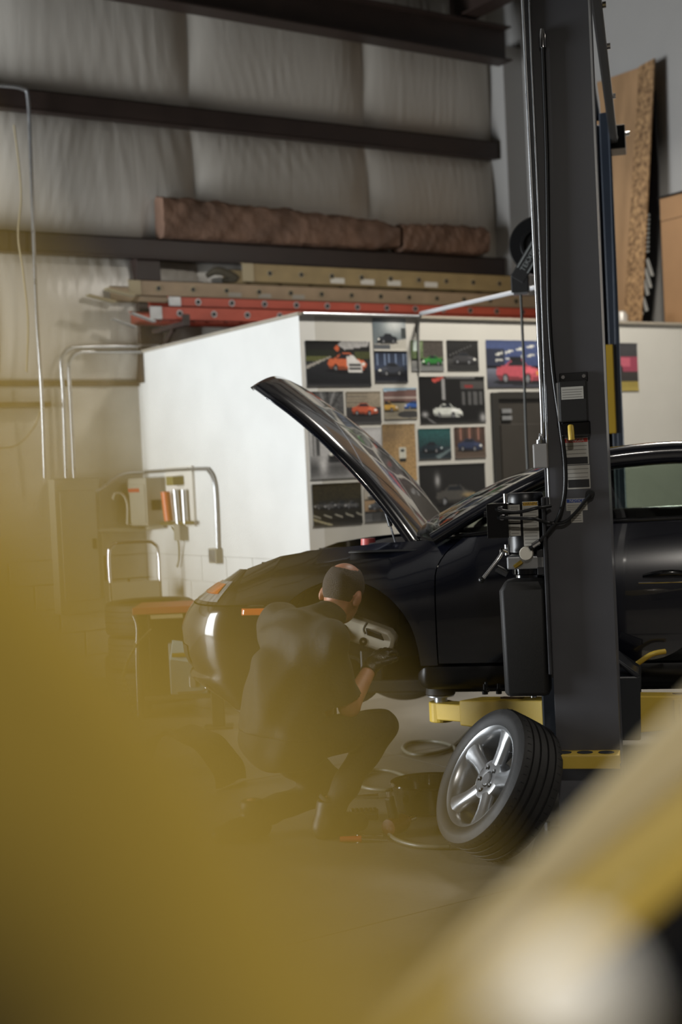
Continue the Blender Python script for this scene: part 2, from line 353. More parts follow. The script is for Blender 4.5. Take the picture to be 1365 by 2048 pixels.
# ================================================================ BLACK COUPE ON THE LIFT (local: x forward, y left = towards camera)
CO = (4.106, 5.926, 0); CR = math.radians(135)
car = tag(empty('car', CO, CR), 'glossy black coupe with its front lid open, raised on the lift', 'car')
ip = lambda x, xp, fp: np.interp(x, xp, fp)
def zt(s): return ip(s, [-.62, -.45, -.26, .05, .3, .6, 1.1, 1.5, 2.0, 2.6, 3.0], [1.10, 1.155, 1.18, 1.20, 1.212, 1.235, 1.262, 1.265, 1.27, 1.2, 1.1])
def kin(s): return ip(s, [-.62, .1, .5, 1.5, 2.2, 3], [.26, .26, .10, .09, .2, .3])
def hw(s): return ip(s, [-.62, -.3, -.1, .3, .8, 1.4, 2.2, 2.8, 3.1], [.86, .885, .89, .872, .868, .872, .91, .89, .86])
def W(s, z):
    b = hw(s); top = zt(s)
    lo_ = .055*np.clip((.8-z)/.3, 0, 1.2)**2
    hi_ = kin(s)*np.clip((z-.88)/(top-.88+1e-6), 0, 1)**2.3
    cr = .008*np.exp(-((z-.98)/.03)**2)*0
    return b-lo_-hi_+cr
S0 = -.62
def sn(z): return ip(z, [.42, .47, .53, .575, .60, .625, .65, .70, .83, .90, .95, 1.0, 1.06, 1.12, 1.16], [-.66, -.78, -.93, -1.02, -1.045, -1.01, -1.035, -1.06, -1.07, -1.03, -.985, -.91, -.80, -.70, -.66])
def nosep(t, z, off=0, n=2.15):
    L = S0-sn(z)+off; y = (W(S0, np.minimum(z, 1.099))+off)*np.maximum(np.cos(t), 0)**(2/n); s = S0-L*np.sin(t)**(2/n)
    return np.stack([-s, y, z*np.ones_like(s)], -1)
def mirror(G): H = np.array(G); H[..., 1] *= -1; return H
def both(name, G, m, **k):
    a = MB().grid(G).build(name, m, car, **k); b = MB().grid(mirror(G)).build(name, m, car, **k); return a, b
AC, AZ, AR = -.12, .70, .35
q = np.linspace(0, 1, 100)
# front fender (with wheel arch edge)
def fender():
    s = S0+(.312-S0)*q
    a = AC-AR+.001; zl = np.where(np.abs(s-AC) < AR, AZ+np.sqrt(np.maximum(AR**2-(s-AC)**2, 0)), np.where(s > AC, .66, .95)); zl = np.where((s < AC), np.maximum(zl, .95), zl)
    v = np.linspace(0, 1, 26)[:, None]; Z = zl[None]+(zt(s)-zl)[None]*v; S = s[None]+(q[None]**4)*(.11*np.clip((Z-1.05)/.16, 0, 1)**2)
    return np.stack([-S, W(S, Z), Z], -1)
both('front_fender', fender(), M_paint, smooth=60, solid=.004)
# nose corners of the fenders beside the luggage opening
T, Z = np.meshgrid(np.linspace(0, 1, 24), np.linspace(.95, 1.098, 12)); TM = np.radians(ip(Z, [.95, 1.0, 1.05, 1.098], [50, 44, 36, 26]))
both('nose_corner', nosep(T*TM, Z), M_paint, smooth=60, solid=.004)
# bumper: side pieces to the arch and the wrapped nose in one skin
def bumper():
    zz = np.concatenate([np.linspace(.46, .612, 10), np.linspace(.618, .944, 20)]); rows = []
    for z in zz:
        sa = AC-math.sqrt(max(AR**2-(z-AZ)**2, 0)) if z > AZ else AC-AR
        ss = np.linspace(sa, S0, 12)[:-1]; row = [(-s, float(W(s, z)), z) for s in ss]
        row += [tuple(p) for p in nosep(np.linspace(0, PI/2, 40), z)]
        row += [(p[0], -p[1], p[2]) for p in row[::-1][1:]]; rows.append(row)
    return np.array(rows)
MB().grid(bumper()).build('front_bumper', M_paint, car, smooth=50, solid=.004)
# valance under the bumper, sill, door, rear quarter
rows = []
for z in (.42, .44, .458):
    r = [tuple(p) for p in nosep(np.linspace(0, PI/2, 40), z)]; r += [(p[0], -p[1], p[2]) for p in r[::-1][1:]]; rows.append(r)
MB().grid(rows).build('chin_spoiler', M_blkm, car, smooth=60, solid=.01)
def sill(sgn):
    prof = [(.80, .545), (.835, .55), (.856, .58), (.862, .63), (.858, .652), (.80, .655)]; G = []
    for s in np.concatenate([np.linspace(.215, .27, 6), np.linspace(.3, 1.84, 20)]):
        k = 1-.62*max(0, (.27-s)/.055)**2; G.append([(-s, sgn*(.80+(y-.80)*k), .60+(z-.60)*k) for y, z in prof])
    g = MB().grid(G); g.add([G[0][i] for i in range(6)], [tuple(range(6))]); return g
for sg in (1, -1): sill(sg).build('sill', mat('sill_black', (10, 10, 12), .32), car, smooth=50)
def door():
    s = .318+(1.47-.318)*q; v = np.linspace(0, 1, 26)[:, None]; zl = .668+.16*np.clip((s-1.22)/.25, 0, 1)**2.2
    Z = zl[None]+(zt(s)-zl)[None]*v; S = s[None]+((1-q[None])**4)*(.11*np.clip((Z-1.05)/.16, 0, 1)**2)
    return np.stack([-S, W(S, Z), Z], -1)
dl, drr = both('car_door', door(), M_paint, smooth=60, solid=.004)
def quarter():
    s = np.linspace(1.478, 2.75, 100); zl = np.where(np.abs(s-2.23) < .36, AZ+np.sqrt(np.maximum(.36**2-(s-2.23)**2, 0)), .66)
    zl = np.where(s < 1.7, .668+.16*np.clip((s-1.22)/.25, 0, 1)**2.2, zl); zl = np.where((s >= 1.48) & (s < 1.86), .66, zl)
    v = np.linspace(0, 1, 22)[:, None]; Z = zl[None]+(zt(s)-zl)[None]*v; S = np.repeat(s[None], 22, 0)
    return np.stack([-S, W(S, Z), Z], -1)
both('rear_quarter', quarter(), M_paint, smooth=60, solid=.004)
rows = []
for z in np.linspace(.5, 1.12, 20):
    r = []
    for t_ in np.linspace(0, PI/2, 26): r.append((-(2.75+(.42-.15*max(0, z-.9)/.22)*math.sin(t_)**.9), float(W(2.75, min(z, 1.1)))*math.cos(t_)**.9, z))
    r += [(p[0], -p[1], p[2]) for p in r[::-1][1:]]; rows.append(r)
MB().grid(rows).build('rear_bumper', M_paint, car, smooth=60, solid=.004)
SS, WW = np.meshgrid(np.linspace(2.45, 3.02, 16), np.linspace(-1, 1, 21)); MB().grid(np.stack([-SS, WW*ip(SS, [2.45, 3.02], [.72, .6]), ip(SS, [2.45, 2.75, 3.02], [1.27, 1.2, 1.1])+.04*(1-WW**2)], -1)).build('engine_lid', M_paint, car, smooth=60, solid=.004)
# lamps and marker
T, Z = np.meshgrid(np.radians(np.linspace(14, 66, 20)), np.linspace(.965, 1.05, 8)); T = T*(1-.25*(Z-.965)/.085)
both('headlight_lens', nosep(T, Z, .006), mat('lamp_glass', (206, 210, 214), .08, .6, coat=1), smooth=60, solid=.003)
T, Z = np.meshgrid(np.radians(np.linspace(18, 46, 10)), np.linspace(1.0, 1.04, 5)); both('turn_signal', nosep(T, Z, .012), mat('amber_lens', (226, 116, 40), .15, coat=1), smooth=60, solid=.003)
S_, Z_ = np.meshgrid(np.linspace(-.58, -.40, 12), np.linspace(.905, .935, 5)); both('side_marker', np.stack([-S_, W(S_, Z_)+.006, Z_], -1), mat('marker_lens', (214, 108, 46), .2, coat=1), smooth=60, solid=.008)
T, Z = np.meshgrid(np.radians(np.linspace(40, 80, 14)), np.linspace(.66, .75, 5)); both('front_grille', nosep(T, Z, .004), M_blkm, smooth=60, solid=.004)
# door handle and belt trim
def handle(sg):
    g = MB(); s = np.linspace(1.22, 1.44, 10); P = [(-x, sg*(float(W(x, 1.03))+.012+.014*math.sin(PI*i/9)), 1.03+.012*math.sin(PI*i/9)) for i, x in enumerate(s)]
    g.tube(P, [.006, .011, .013, .013, .013, .011, .006], 10, 2); return g
handle(1).build('door_handle', M_trimb, dl, smooth=60); handle(-1).build('door_handle', M_trimb, drr, smooth=60)
g = MB().tube([(-s, float(W(s, 1.0))+.002, 1.0-.0*s) for s in np.linspace(1.2, 1.46, 6)], .004, 6); g.build('handle_trim', M_chrome, dl)
for sg in (1, -1):
    MB().tube([(-s, sg*(float(W(s, float(zt(s))))+.004), float(zt(s))+.006) for s in np.linspace(.42, 2.3, 24)], .011, 8).build('belt_trim', M_trimb, car, smooth=60)
# rails, roof, glass
RL = np.array([(.30, .765, 1.215), (.50, .735, 1.325), (.72, .69, 1.435), (.95, .64, 1.518), (1.2, .605, 1.55), (1.5, .60, 1.55), (1.9, .61, 1.50), (2.3, .65, 1.36), (2.55, .70, 1.26)])
def rail(s): return np.stack([ip(s, RL[:, 0], RL[:, 1]), ip(s, RL[:, 0], RL[:, 2])], -1)
for sg in (1, -1):
    MB().tube([(-p[0], sg*p[1], p[2]) for p in RL], [.03, .03, .034, .042, .05, .05, .05, .05, .05], 12, 5).build('roof_rail', M_paint, car, smooth=60)
def zc(s): return ip(s, [.9, 1.05, 1.25, 1.5, 1.9, 2.1], [1.565, 1.595, 1.612, 1.612, 1.565, 1.51])
SS, WW = np.meshgrid(np.linspace(.95, 2.0, 30), np.linspace(-1, 1, 25)); rl = rail(SS)
MB().grid(np.stack([-SS+.0, WW*rl[..., 0], rl[..., 1]+.03+(zc(SS)-rl[..., 1]-.03)*(1-np.abs(WW)**2.2)], -1)).build('roof', M_paint, car, smooth=60, solid=.006)
B_, WW = np.meshgrid(np.linspace(0, 1, 16), np.linspace(-1, 1, 25))
Sb = .30-.24*(1-WW**2); St = .97-.06*(1-WW**2); yb, yt = .745, .62
Sx = Sb+(St-Sb)*B_; Zx = 1.205+(1.215-1.205)*(1-WW**2)+(1.535+.04*(1-WW**2)-1.205)*(B_**.93)
MB().grid(np.stack([-Sx, WW*(yb+(yt-yb)*B_), Zx+.03*np.sin(PI*B_)], -1)).build('windshield', M_glassc, car, smooth=180)
SS, WW = np.meshgrid(np.linspace(2.0, 2.5, 12), np.linspace(-1, 1, 21)); rl = rail(SS); MB().grid(np.stack([-SS, WW*rl[..., 0], rl[..., 1]+.03+.03*(1-WW**2)], -1)).build('rear_window', M_glassc, car, smooth=180)
for sg in (1, -1):
    s = np.linspace(.44, 2.3, 40); v = np.linspace(0, 1, 8)[:, None]; yb = W(s, zt(s))-.02; zb = zt(s); rr = rail(s)
    MB().grid(np.stack([-np.repeat(s[None], 8, 0), sg*(yb+(rr[:, 0]-yb)*v), zb+(rr[:, 1]-.02-zb)*v], -1)).build('side_window', M_glassc, car, smooth=180)
# cowl, wipers, luggage tub, things in it
g = MB(); X, Y = np.meshgrid(np.linspace(-.42, .1, 8), np.linspace(-.72, .72, 17)); g.grid(np.stack([X-.0, Y, 1.165+.02*np.cos(Y*2)+0*X], -1)); g.build('cowl', M_blkm, car, smooth=60, solid=.006)
g = MB(); g.tube([(-.2, .5, 1.21), (-.12, .2, 1.215), (-.10, -.2, 1.22)], .007, 8, 6); g.tube([(-.2, .1, 1.225), (-.15, -.25, 1.235), (-.2, -.55, 1.225)], .007, 8, 6); g.build('wiper', M_blk, car, smooth=60)
g = MB(); g.box(-.1, .84, -.6, .6, .80, .86); g.box(-.1, -.08, -.6, .6, .86, 1.15); g.box(-.1, .55, .585, .6, .86, 1.13); g.box(-.1, .55, -.6, -.585, .86, 1.13); g.build('luggage_tub', M_blkm, car)
g = MB(); g.box(.1, .42, .3, .52, .86, 1.14); g.box(.14, .2, .34, .4, 1.14, 1.16); g.build('battery', M_blk, car, bevel=.01)
g = MB(); g.box(-.02, .2, .40, .56, .95, 1.17); g.build('fluid_tank', mat('cream_plastic', (200, 196, 180), .4), car, bevel=.02)
MB().lathe([(0, .03), (.034, .03), (.036, 0), (0, 0)], 20, (.05, .50, 1.19)).build('tank_cap', mat('pink_cap', (196, 88, 84), .4), car, smooth=40)
MB().lathe([(.09, -.1), (.09, .0), (.05, .03), (0, .035)], 24, (-.02, .56, 1.17)).build('strut_tower', M_steel, car, smooth=40)
g = MB(); g.tube([(.5, .4, 1.1), (.35, .5, 1.16), (.2, .35, 1.15), (.0, .45, 1.19)], .012, 8, 6); g.build('cable_loom', M_blk, car, smooth=60)
# wheel houses, brake, reservoir behind the liner
def liner(c, r, sg, y0, y1):
    g = MB(); A = np.linspace(-.15, PI+.15, 30); G = [[(-(c+r*math.cos(a)), sg*y, AZ+r*math.sin(a)) for a in A] for y in (y0, y1)]; g.grid(G)
    g.add([G[1][i] for i in range(30)], [tuple(range(30))]); return g
for sg in (1, -1):
    liner(AC, AR-.004, sg, .845, .42).build('wheel_house', M_blkm, car, smooth=40); liner(2.23, .356, sg, .86, .5).build('wheel_house', M_blkm, car, smooth=40)
    for c in (AC, 2.23): MB().lathe([(.06, .02), (.075, .02), (.08, 0), (.155, 0), (.155, -.028), (.06, -.028)], 40, (-c, sg*.70, .62), (0, sg, 0)).build('brake_disc', M_steel, car, smooth=40)
    MB().box(-AC-.16, -AC-.05, min(sg*.62, sg*.73), max(sg*.62, sg*.73), .56, .72).build('brake_caliper', mat('caliper_black', (24, 24, 26), .4), car, bevel=.012)
# body-coloured undertray
MB().box(-2.9, .72, -.74, .74, .52, .58).build('underbody', M_blkm, car, bevel=.01)
# white washer tank seen inside the near wheel house
def car_px(px, py, yl):
    P = np.array(CO)-np.array([.70711, .70711, 0])*yl; n = np.array([.70711, .70711, 0]); r = ray(px, py); Q = CAM+r*(((P-CAM)@n)/(r@n)); d = Q-np.array(CO)
    return np.array([d@np.array([-.70711, .70711, 0]), yl, Q[2]])
wt = [(672, 1240), (682, 1232), (705, 1236), (752, 1252), (778, 1262), (790, 1276), (786, 1296), (774, 1308), (748, 1300), (700, 1284), (680, 1268)]
g = MB().prism([car_px(x, y, .79) for x, y in wt], (0, -.12, 0)); wsh = g.build('washer_tank', mat('translucent_white_plastic', (205, 198, 178), .35), car, bevel=.016, smooth=50)
p = car_px(727, 1283, .79); g = MB().lathe([(.006, .004), (.017, .004), (.019, 0), (.006, 0)], 20, p, (0, 1, 0)); g.build('tank_sensor', M_blk, wsh, smooth=40)
g = MB().prism([car_px(x, y, .805) for x, y in [(731, 1256), (762, 1268), (768, 1282), (733, 1270)]], (0, -.02, 0)); g.build('tank_pump', M_blk, wsh, bevel=.004)
g = MB().tube([car_px(*a) for a in [(735, 1245, .81), (728, 1258, .812), (732, 1268, .812)]], .005, 8, 4); g.build('tank_clip', M_blk, wsh)
# front lid, open about 60 degrees, with gas struts
HP = np.array([-.20, 0, 1.195]); HA = math.radians(60)
def hoodpt(l, wv, off=0):
    x = l*1.12-.10*(1-wv**2)*(1-l); hwid = ip(l, [0, .5, .85, .96, 1.0], [.60, .59, .52, .44, .36]); y = wv*hwid
    z = -.05*l-.24*l**2.3-.055*np.abs(wv)**3+.05+off - .10*np.clip((np.abs(wv)-.955)/.045, 0, 1)*.35
    x = x - .03*(l > .97)*np.abs(wv)**2
    c, s_ = math.cos(HA), math.sin(HA); return np.stack([HP[0]+x*c-z*s_, y, HP[2]+x*s_+z*c], -1)
Lg, Wg = np.meshgrid(np.linspace(0, 1, 44), np.concatenate([[-1, -.975], np.linspace(-.95, .95, 33), [.975, 1]]))
hood = MB().grid(hoodpt(Lg, Wg)).build('front_lid', M_paint, car, smooth=50, solid=.006)
Lg, Wg = np.meshgrid(np.linspace(.06, .94, 20), np.linspace(-.86, .86, 21)); MB().grid(hoodpt(Lg, Wg, -.035+.012*0)).build('lid_inner_panel', mat('navy_inner_panel', (22, 30, 60), .35, coat=.5), hood, smooth=60, solid=.01)
g = MB(); c_ = hoodpt(np.array(.985), np.array(.0), -.03); g.tube([c_, c_+np.array([.01, 0, -.05]), c_+np.array([-.03, 0, -.07])], .008, 8, 4); g.build('lid_latch', M_steel, hood)
g = MB(); a_ = hoodpt(np.array(.90), np.array(.9), -.02); g.tube([a_, a_+np.array([.02, 0, -.03]), a_+np.array([-.03, 0, -.04]), a_+np.array([-.05, 0, -.01])], .004, 6, 4); g.build('safety_hook', M_alu, hood)
for sg in (1, -1):
    a = hoodpt(np.array(.24), np.array(sg*.9), -.03); b = np.array([-.10, sg*.58, 1.18]); m_ = a+(b-a)*.55
    st = MB().tube([a, m_], .011, 10).build('gas_strut', M_blk, car, smooth=60); MB().tube([m_, b], .005, 8).build('strut_rod', M_chrome, st)
    h_ = MB().bar((-.30, sg*.55, 1.18), hoodpt(np.array(.04), np.array(sg*.9), -.02), .02, .035); h_.build('lid_hinge', M_steel, car)
# dashboard, wheel, seats
g = MB(); g.box(-.85, -.42, -.66, .66, 1.08, 1.19); g.build('dashboard', M_blkm, car, bevel=.03)
g = MB(); A = np.linspace(0, 2*PI, 25); g.tube([(-.98+.06*math.sin(a), .34+.18*math.cos(a), 1.13+.17*math.sin(a)) for a in A], .013, 8); g.build('steering_wheel', M_blkm, car, smooth=60)
for sg in (1, -1):
    g = MB(); g.obox((-1.75, sg*.34, 1.02), (.97, 0, -.2), (0, 1, 0), (.2, 0, .97), .06, .24, .32); g.obox((-1.45, sg*.34, .76), (1, 0, 0), (0, 1, 0), (0, 0, 1), .26, .24, .07); g.build('car_seat', mat('seat_leather', (30, 28, 26), .5), car, bevel=.05, smooth=50)

# ================================================================ road wheels
WS = .89
def tyre_prof(R=.318, w=.118, r=.235):
    return [(r, -w+.015), (r+.012, -w+.006), (r+.045, -w), (R-.03, -w+.002), (R-.008, -w+.014), (R, -w+.032), (R+.001, -.062), (R-.007, -.060), (R-.007, -.052), (R+.001, -.050),
            (R+.002, -.022), (R-.007, -.020), (R-.007, -.011), (R+.002, -.009), (R+.002, .019), (R-.007, .021), (R-.007, .030), (R+.002, .032), (R+.001, .056), (R-.007, .058), (R-.007, .064), (R+.001, .066), (R, w-.032), (R-.008, w-.014), (R-.03, w-.002), (R-.045+.0, w), (r+.012, w-.006), (r, w-.015)]
def make_wheel(parent_loc, rotm):
    e = empty('road_wheel', parent_loc); e.rotation_mode = 'QUATERNION'; e.rotation_quaternion = rotm
    ty = MB().lathe(tyre_prof(), 96).build('tyre', M_rub, e, smooth=35)
    g = MB()
    for k in range(56):                      # sipes cut across the shoulder as dark raised bars between blocks
        a = 2*PI*k/56
        for h0, h1 in ((-.090, -.068), (.070, .090)):
            ca, sa = math.cos(a), math.sin(a); R1 = .3170
            g.obox((ca*R1*.998, sa*R1*.998, (h0+h1)/2), (ca, sa, 0), (-sa, ca, 0), (0, 0, 1), .0022, .0018, (h1-h0)/2)
    sp_ = g.build('tread_sipe', mat('sipe_black', (10, 10, 10), .8), ty); sp_['kind'] = 'stuff'
    rim = MB().lathe([(.20, -.09), (.228, -.1), (.236, -.098), (.236, -.09), (.222, -.08), (.212, -.03), (.212, .05), (.222, .08), (.234, .09), (.238, .098), (.234, .104), (.226, .100), (.214, .086), (.204, .05), (.204, -.03)], 72, close=True).build('rim', mat('silver_rim', (182, 184, 186), .28, .85), e, smooth=35)
    M_rim = MATS['silver_rim']
    MB().lathe([(.0, .045), (.03, .045), (.034, .05), (.036, .06), (.07, .066), (.088, .06), (.095, .04), (.095, .0), (.0, .0)], 48).build('hub', M_rim, rim, smooth=40)
    for k in range(5):
        a = 2*PI*k/5+.2; sp = MB(); ca, sa = math.cos(a), math.sin(a); G = []
        for r, hwid, h in ((.07, .036, .062), (.11, .034, .066), (.15, .035, .072), (.19, .042, .082), (.222, .06, .088)):
            row = [(-hwid, h-.03), (-hwid, h-.008), (-hwid*.6, h+.003), (0, h+.006), (hwid*.6, h+.003), (hwid, h-.008), (hwid, h-.03)]
            G.append([(ca*r-sa*o_, sa*r+ca*o_, hh) for o_, hh in row])
        sp.grid(G); sp.build('spoke', M_rim, rim, smooth=60)
        b_ = a+PI/5; MB().lathe([(.0, .064), (.009, .064), (.011, .068), (.0, .069)][:3]+[(.0, .0645)], 14, (.055*math.cos(b_), .055*math.sin(b_), .0)).build('bolt_hole', M_blk, rim)
    MB().lathe([(.0, .068), (.026, .068), (.03, .064), (.03, .05)], 24).build('hub_cap', M_rim, rim, smooth=40)
    MB().cyl((.205*math.cos(.8), .205*math.sin(.8), .06), (.19*math.cos(.8), .19*math.sin(.8), .09), .004, 8).build('valve', M_blk, rim)
    return e
nW = -.83*RTV+.46*UPV-.33*_f; nW /= np.linalg.norm(nW)
cW = on(997, 1569, 2, WS*(.318*math.sqrt(1-nW[2]**2)+.1125*nW[2])+.001)
wheel = tag(make_wheel(Vector(cW), Vector(nW).to_track_quat('Z', 'Y')), 'silver five spoke alloy wheel with black tyre leaning on the lift post', 'wheel'); wheel.scale = (WS, WS, WS)
# wheels still mounted on the far and rear hubs: parts of the car
tyre_me = [c for c in wheel.children if c.name.startswith('tyre')][0].data
for x, sg in ((-AC, -1), (-2.23, 1), (-2.23, -1)):
    o = bpy.data.objects.new('mounted_tyre', tyre_me); COL.objects.link(o); o.parent = car; o.location = (x, sg*.76, .58); o.rotation_euler = (PI/2*(-sg), 0, 0)
    rm = MB().lathe([(0, .07), (.2, .085), (.236, .098), (.236, -.09), (.2, -.08), (0, -.05)], 40).build('mounted_rim', MATS['silver_rim'], o, smooth=40)

# ================================================================ TWO-POST LIFT (same local frame as the car)
lift = tag(empty('car_lift', CO, CR), 'dark grey two post car lift with yellow arms holding the black car', 'car lift')
CX0, CX1 = -1.115, -.875
def column(y0, y1, face, m):
    g = MB(); b = .02
    yo, yi = (y1, y0) if face > 0 else (y0, y1)
    g.box(CX0, CX1, min(yo, yo-face*.012), max(yo, yo-face*.012), .015, 3.57)
    for x in (CX0, CX1-.012): g.box(x, x+.012, y0, y1, .015, 3.57)
    for x0, x1 in ((CX0, CX0+.06), (CX1-.06, CX1)): g.box(x0, x1, min(yi, yi+face*.012), max(yi, yi+face*.012), .015, 3.57)
    return g.build('column', m, lift, bevel=.007)
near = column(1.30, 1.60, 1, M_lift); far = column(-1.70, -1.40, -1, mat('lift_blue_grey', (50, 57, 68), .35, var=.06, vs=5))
for y0, y1 in ((1.15, 1.72), (-1.82, -1.25)):
    g = MB(); g.box(CX0-.12, CX1+.12, y0, y1, 0, .016); [g.cyl((x, y, .016), (x, y, .05), .014, 6) for x in (CX0-.08, CX1+.08) for y in (y0+.06, y1-.06)]; g.build('base_plate', M_liftd, lift)
g = MB(); g.box(-1.06, -.93, -1.6, 1.5, 3.57, 3.68); g.build('crossbeam', M_liftd, lift, bevel=.006)
g = MB(); g.box(-1.155, -1.11, -1.55, 1.45, 3.41, 3.45); g.build('shutoff_bar', mat('padded_bar', (30, 30, 32), .7), lift, bevel=.01)
for y in (-1.55, -.5, .4, 1.0): MB().cyl((-1.155, y, 3.43), (-1.17, y, 3.43), .014, 10).build('bar_bolt', M_chrome, lift)
g = MB(); g.box(-1.20, -1.10, -1.72, -1.52, 3.38, 3.52); g.build('top_bracket', M_blk, lift, bevel=.005)
g = MB(); g.cyl((-1.15, -1.51, 3.44), (-1.15, -1.50, 3.44), .012, 12); g.cyl((-1.20, -1.6, 3.48), (-1.225, -1.6, 3.48), .014, 12); g.build('bracket_bolt', M_chrome, lift)
g = MB(); g.box(-1.08, -1.0, -1.45, -1.385, 1.70, 2.22); g.build('guard_strip', mat('mustard_plastic', (176, 142, 36), .5), lift, bevel=.005)
def carriage(sg):
    g = MB(); a, b = sorted((sg*1.02, sg*1.29)); g.box(-1.19, -.80, a, b, .40, .66); g.box(-1.09, -.90, min(sg*1.2, sg*1.5), max(sg*1.2, sg*1.5), .38, 1.1)
    g.prism([(-1.19, a, .66), (-1.10, a, .74), (-1.10, b, .74), (-1.19, b, .66)], (0.0, 0, -.02)); return g.build('carriage', M_liftd, lift, bevel=.008)
carriage(1); carriage(-1)
def arm(p0, p1, sg):
    p0, p1 = np.array(p0, float), np.array(p1, float); d = p1-p0; L = np.linalg.norm(d); d /= L; sd = np.cross((0, 0, 1), d); up = np.array([0, 0, 1.0])
    h0, h1 = .075, .055; G = []
    # outer sleeve: tapered box
    a, b = p0, p0+d*L*.72
    v = [q_+sd*s_*.07+up*k_ for q_, hh in ((a, h0), (b, h1)) for s_ in (-1, 1) for k_ in (-hh, hh)]
    g = MB().add(v, [(0, 1, 3, 2), (4, 6, 7, 5), (0, 4, 5, 1), (2, 3, 7, 6), (1, 5, 7, 3), (0, 2, 6, 4)])
    o = g.build('swing_arm', M_yel, lift, bevel=.006)
    g = MB().bar(p0+d*L*.6-up*.005, p1-d*.02-up*.005, .1, .075); g.cyl(p1-up*.055, p1+up*.035, .055, 24); g.build('arm_extension', M_yel, o, bevel=.005)
    g = MB(); g.lathe([(.0, .035), (.03, .035), (.03, .06), (.062, .06), (.062, .066), (.0, .066)], 24, p1); g.build('pad_screw', M_alu, o, smooth=40)
    MB().lathe([(.0, .066), (.064, .066), (.068, .072), (.064, .10), (.0, .10)], 24, p1).build('lift_pad', M_blkm, o, smooth=40)
    g = MB().cyl(p0-up*.1, p0+up*.11, .03, 16); g.build('pivot_pin', M_alu, o, smooth=40)
    g = MB(); c = p0+d*L*.35; g.obox(c+up*(h0-.008), d, sd, up, .06, .012, .004); g.build('arm_slot', mat('slot_brown', (84, 62, 40), .7), o)
    return o
armL = arm((-.845, 1.20, .485), (-.30, .74, .445), 1); armR = arm((-1.15, 1.20, .50), (-1.80, .76, .445), 1)
arm((-.845, -1.20, .485), (-.30, -.74, .445), -1); arm((-1.15, -1.20, .50), (-1.80, -.76, .445), -1)
d = np.array([-.65, -.44, 0]); d /= np.linalg.norm(d); nn = np.array([d[1], -d[0], 0]); nn = nn if nn[1] > 0 else -nn
c = np.array([-1.15, 1.20, .50])+d*.22+nn*.074
g = MB()
for hx, hz, off in ((.06, .045, .0), (.035, .027, .006)): g.obox(c+nn*off, d, nn, (0, 0, 1), hx, .004, hz)
g.build('arm_plate', M_yel, armR, bevel=.003); MB().obox(c+nn*.012, d, nn, (0, 0, 1), .014, .003, .014).build('arm_emblem', mat('emblem_grey', (120, 112, 90), .4), armR)
g = MB().tube([(-1.17, 1.0, .66), (-1.24, 1.02, .71), (-1.30, 1.0, .72)], .011, 8, 4); g.build('release_handle', M_yel, lift, smooth=60)
g = MB().tube([(-.83, 1.0, .66), (-.80, 1.0, .72), (-.76, 1.0, .74)], .009, 8, 4); g.build('release_handle', M_yel, lift, smooth=60)
# yellow adapter rack on the post
rack = MB(); rack.box(CX0-.0, CX1+.03, 1.601, 1.70, .418, .424); rack.box(CX0, CX1+.03, 1.695, 1.70, .372, .42); rack.box(CX0, CX1+.03, 1.601, 1.606, .372, .42); rack = rack.build('adapter_rack', M_yel, lift, bevel=.002)
for k in range(3): MB().lathe([(0, 0), (.03, 0), (.03, .002), (0, .002)], 24, (CX0+.05+k*.08, 1.65, .4235)).build('rack_hole', M_liftd, rack)
# power unit
def P3(px, py, yl=1.6): return car_px(px, py, yl)
mx, mz0, mz1 = -.79, 1.19, 1.415
g = MB().lathe([(0, mz1+.004), (.066, mz1+.004), (.07, mz1-.004), (.073, mz1-.02), (.073, mz0), (.06, mz0-.01), (0, mz0-.01)], 36, (mx, 1.53, 0)); pu = g.build('power_unit', M_blk, lift, smooth=40)
g = MB().box(-.875, -.86, 1.40, 1.64, .72, 1.40); g.box(-.88, -.83, 1.45, 1.6, 1.10, 1.2); g.build('mounting_bracket', M_steel, pu, bevel=.004)
b0, b1 = P3(974, 1008, 1.64), P3(1020, 1075, 1.64); MB().box(b1[0], b0[0], 1.50, 1.66, b1[2], b0[2]).build('switch_box', M_trimb, pu, bevel=.003)
MB().cyl((b0[0], 1.58, (b0[2]+b1[2])/2+.025), (b0[0]+.018, 1.58, (b0[2]+b1[2])/2+.025), .012, 12).build('push_button', M_blk, pu)
MB().tube([(mx+.075, 1.55, mz0-.01), (mx+.075, 1.55, mz0+.03)], .012, 12).build('capacitor_end', M_chrome, pu, smooth=60)
MB().tube([(mx+.07, 1.55, mz1-.035), (mx+.07, 1.55, mz1+.003)], .013, 12).build('motor_lug', M_chrome, pu, smooth=60)
g = MB().box(mx-.075, mx+.075, 1.46, 1.60, 1.125, 1.175); g.build('valve_block', M_alu, pu, bevel=.006)
c = P3(1053, 1107, 1.63); MB().lathe([(0, .02), (.024, .02), (.027, .012), (.027, -.01), (0, -.01)], 28, (c[0], 1.61, c[2]), (0, 1, 0)).build('pressure_cap', mat('cream_cap', (205, 198, 182), .4), pu, smooth=40)
g = MB().cyl((mx+.045, 1.61, 1.135), (mx+.015, 1.61, 1.155), .009, 10); g.build('brass_fitting', mat('brass', (190, 160, 70), .3, .8), pu, smooth=40)
l0, l1, l2 = P3(1014, 1103, 1.60), P3(1004, 1102, 1.62), P3(964, 1160, 1.66); g = MB().tube([l0, l1+np.array([0, 0, .004]), l1+np.array([.006, .01, -.02]), l2], .0075, 10, 4); lv = g.build('release_lever', M_chrome, pu, smooth=60)
V, Fc = surface_net(lambda p: np.linalg.norm(p-l2.astype(np.float32), axis=-1)-.013, l2-.02, l2+.02, .004); net_obj('lever_knob', V, Fc, M_blk, lv)
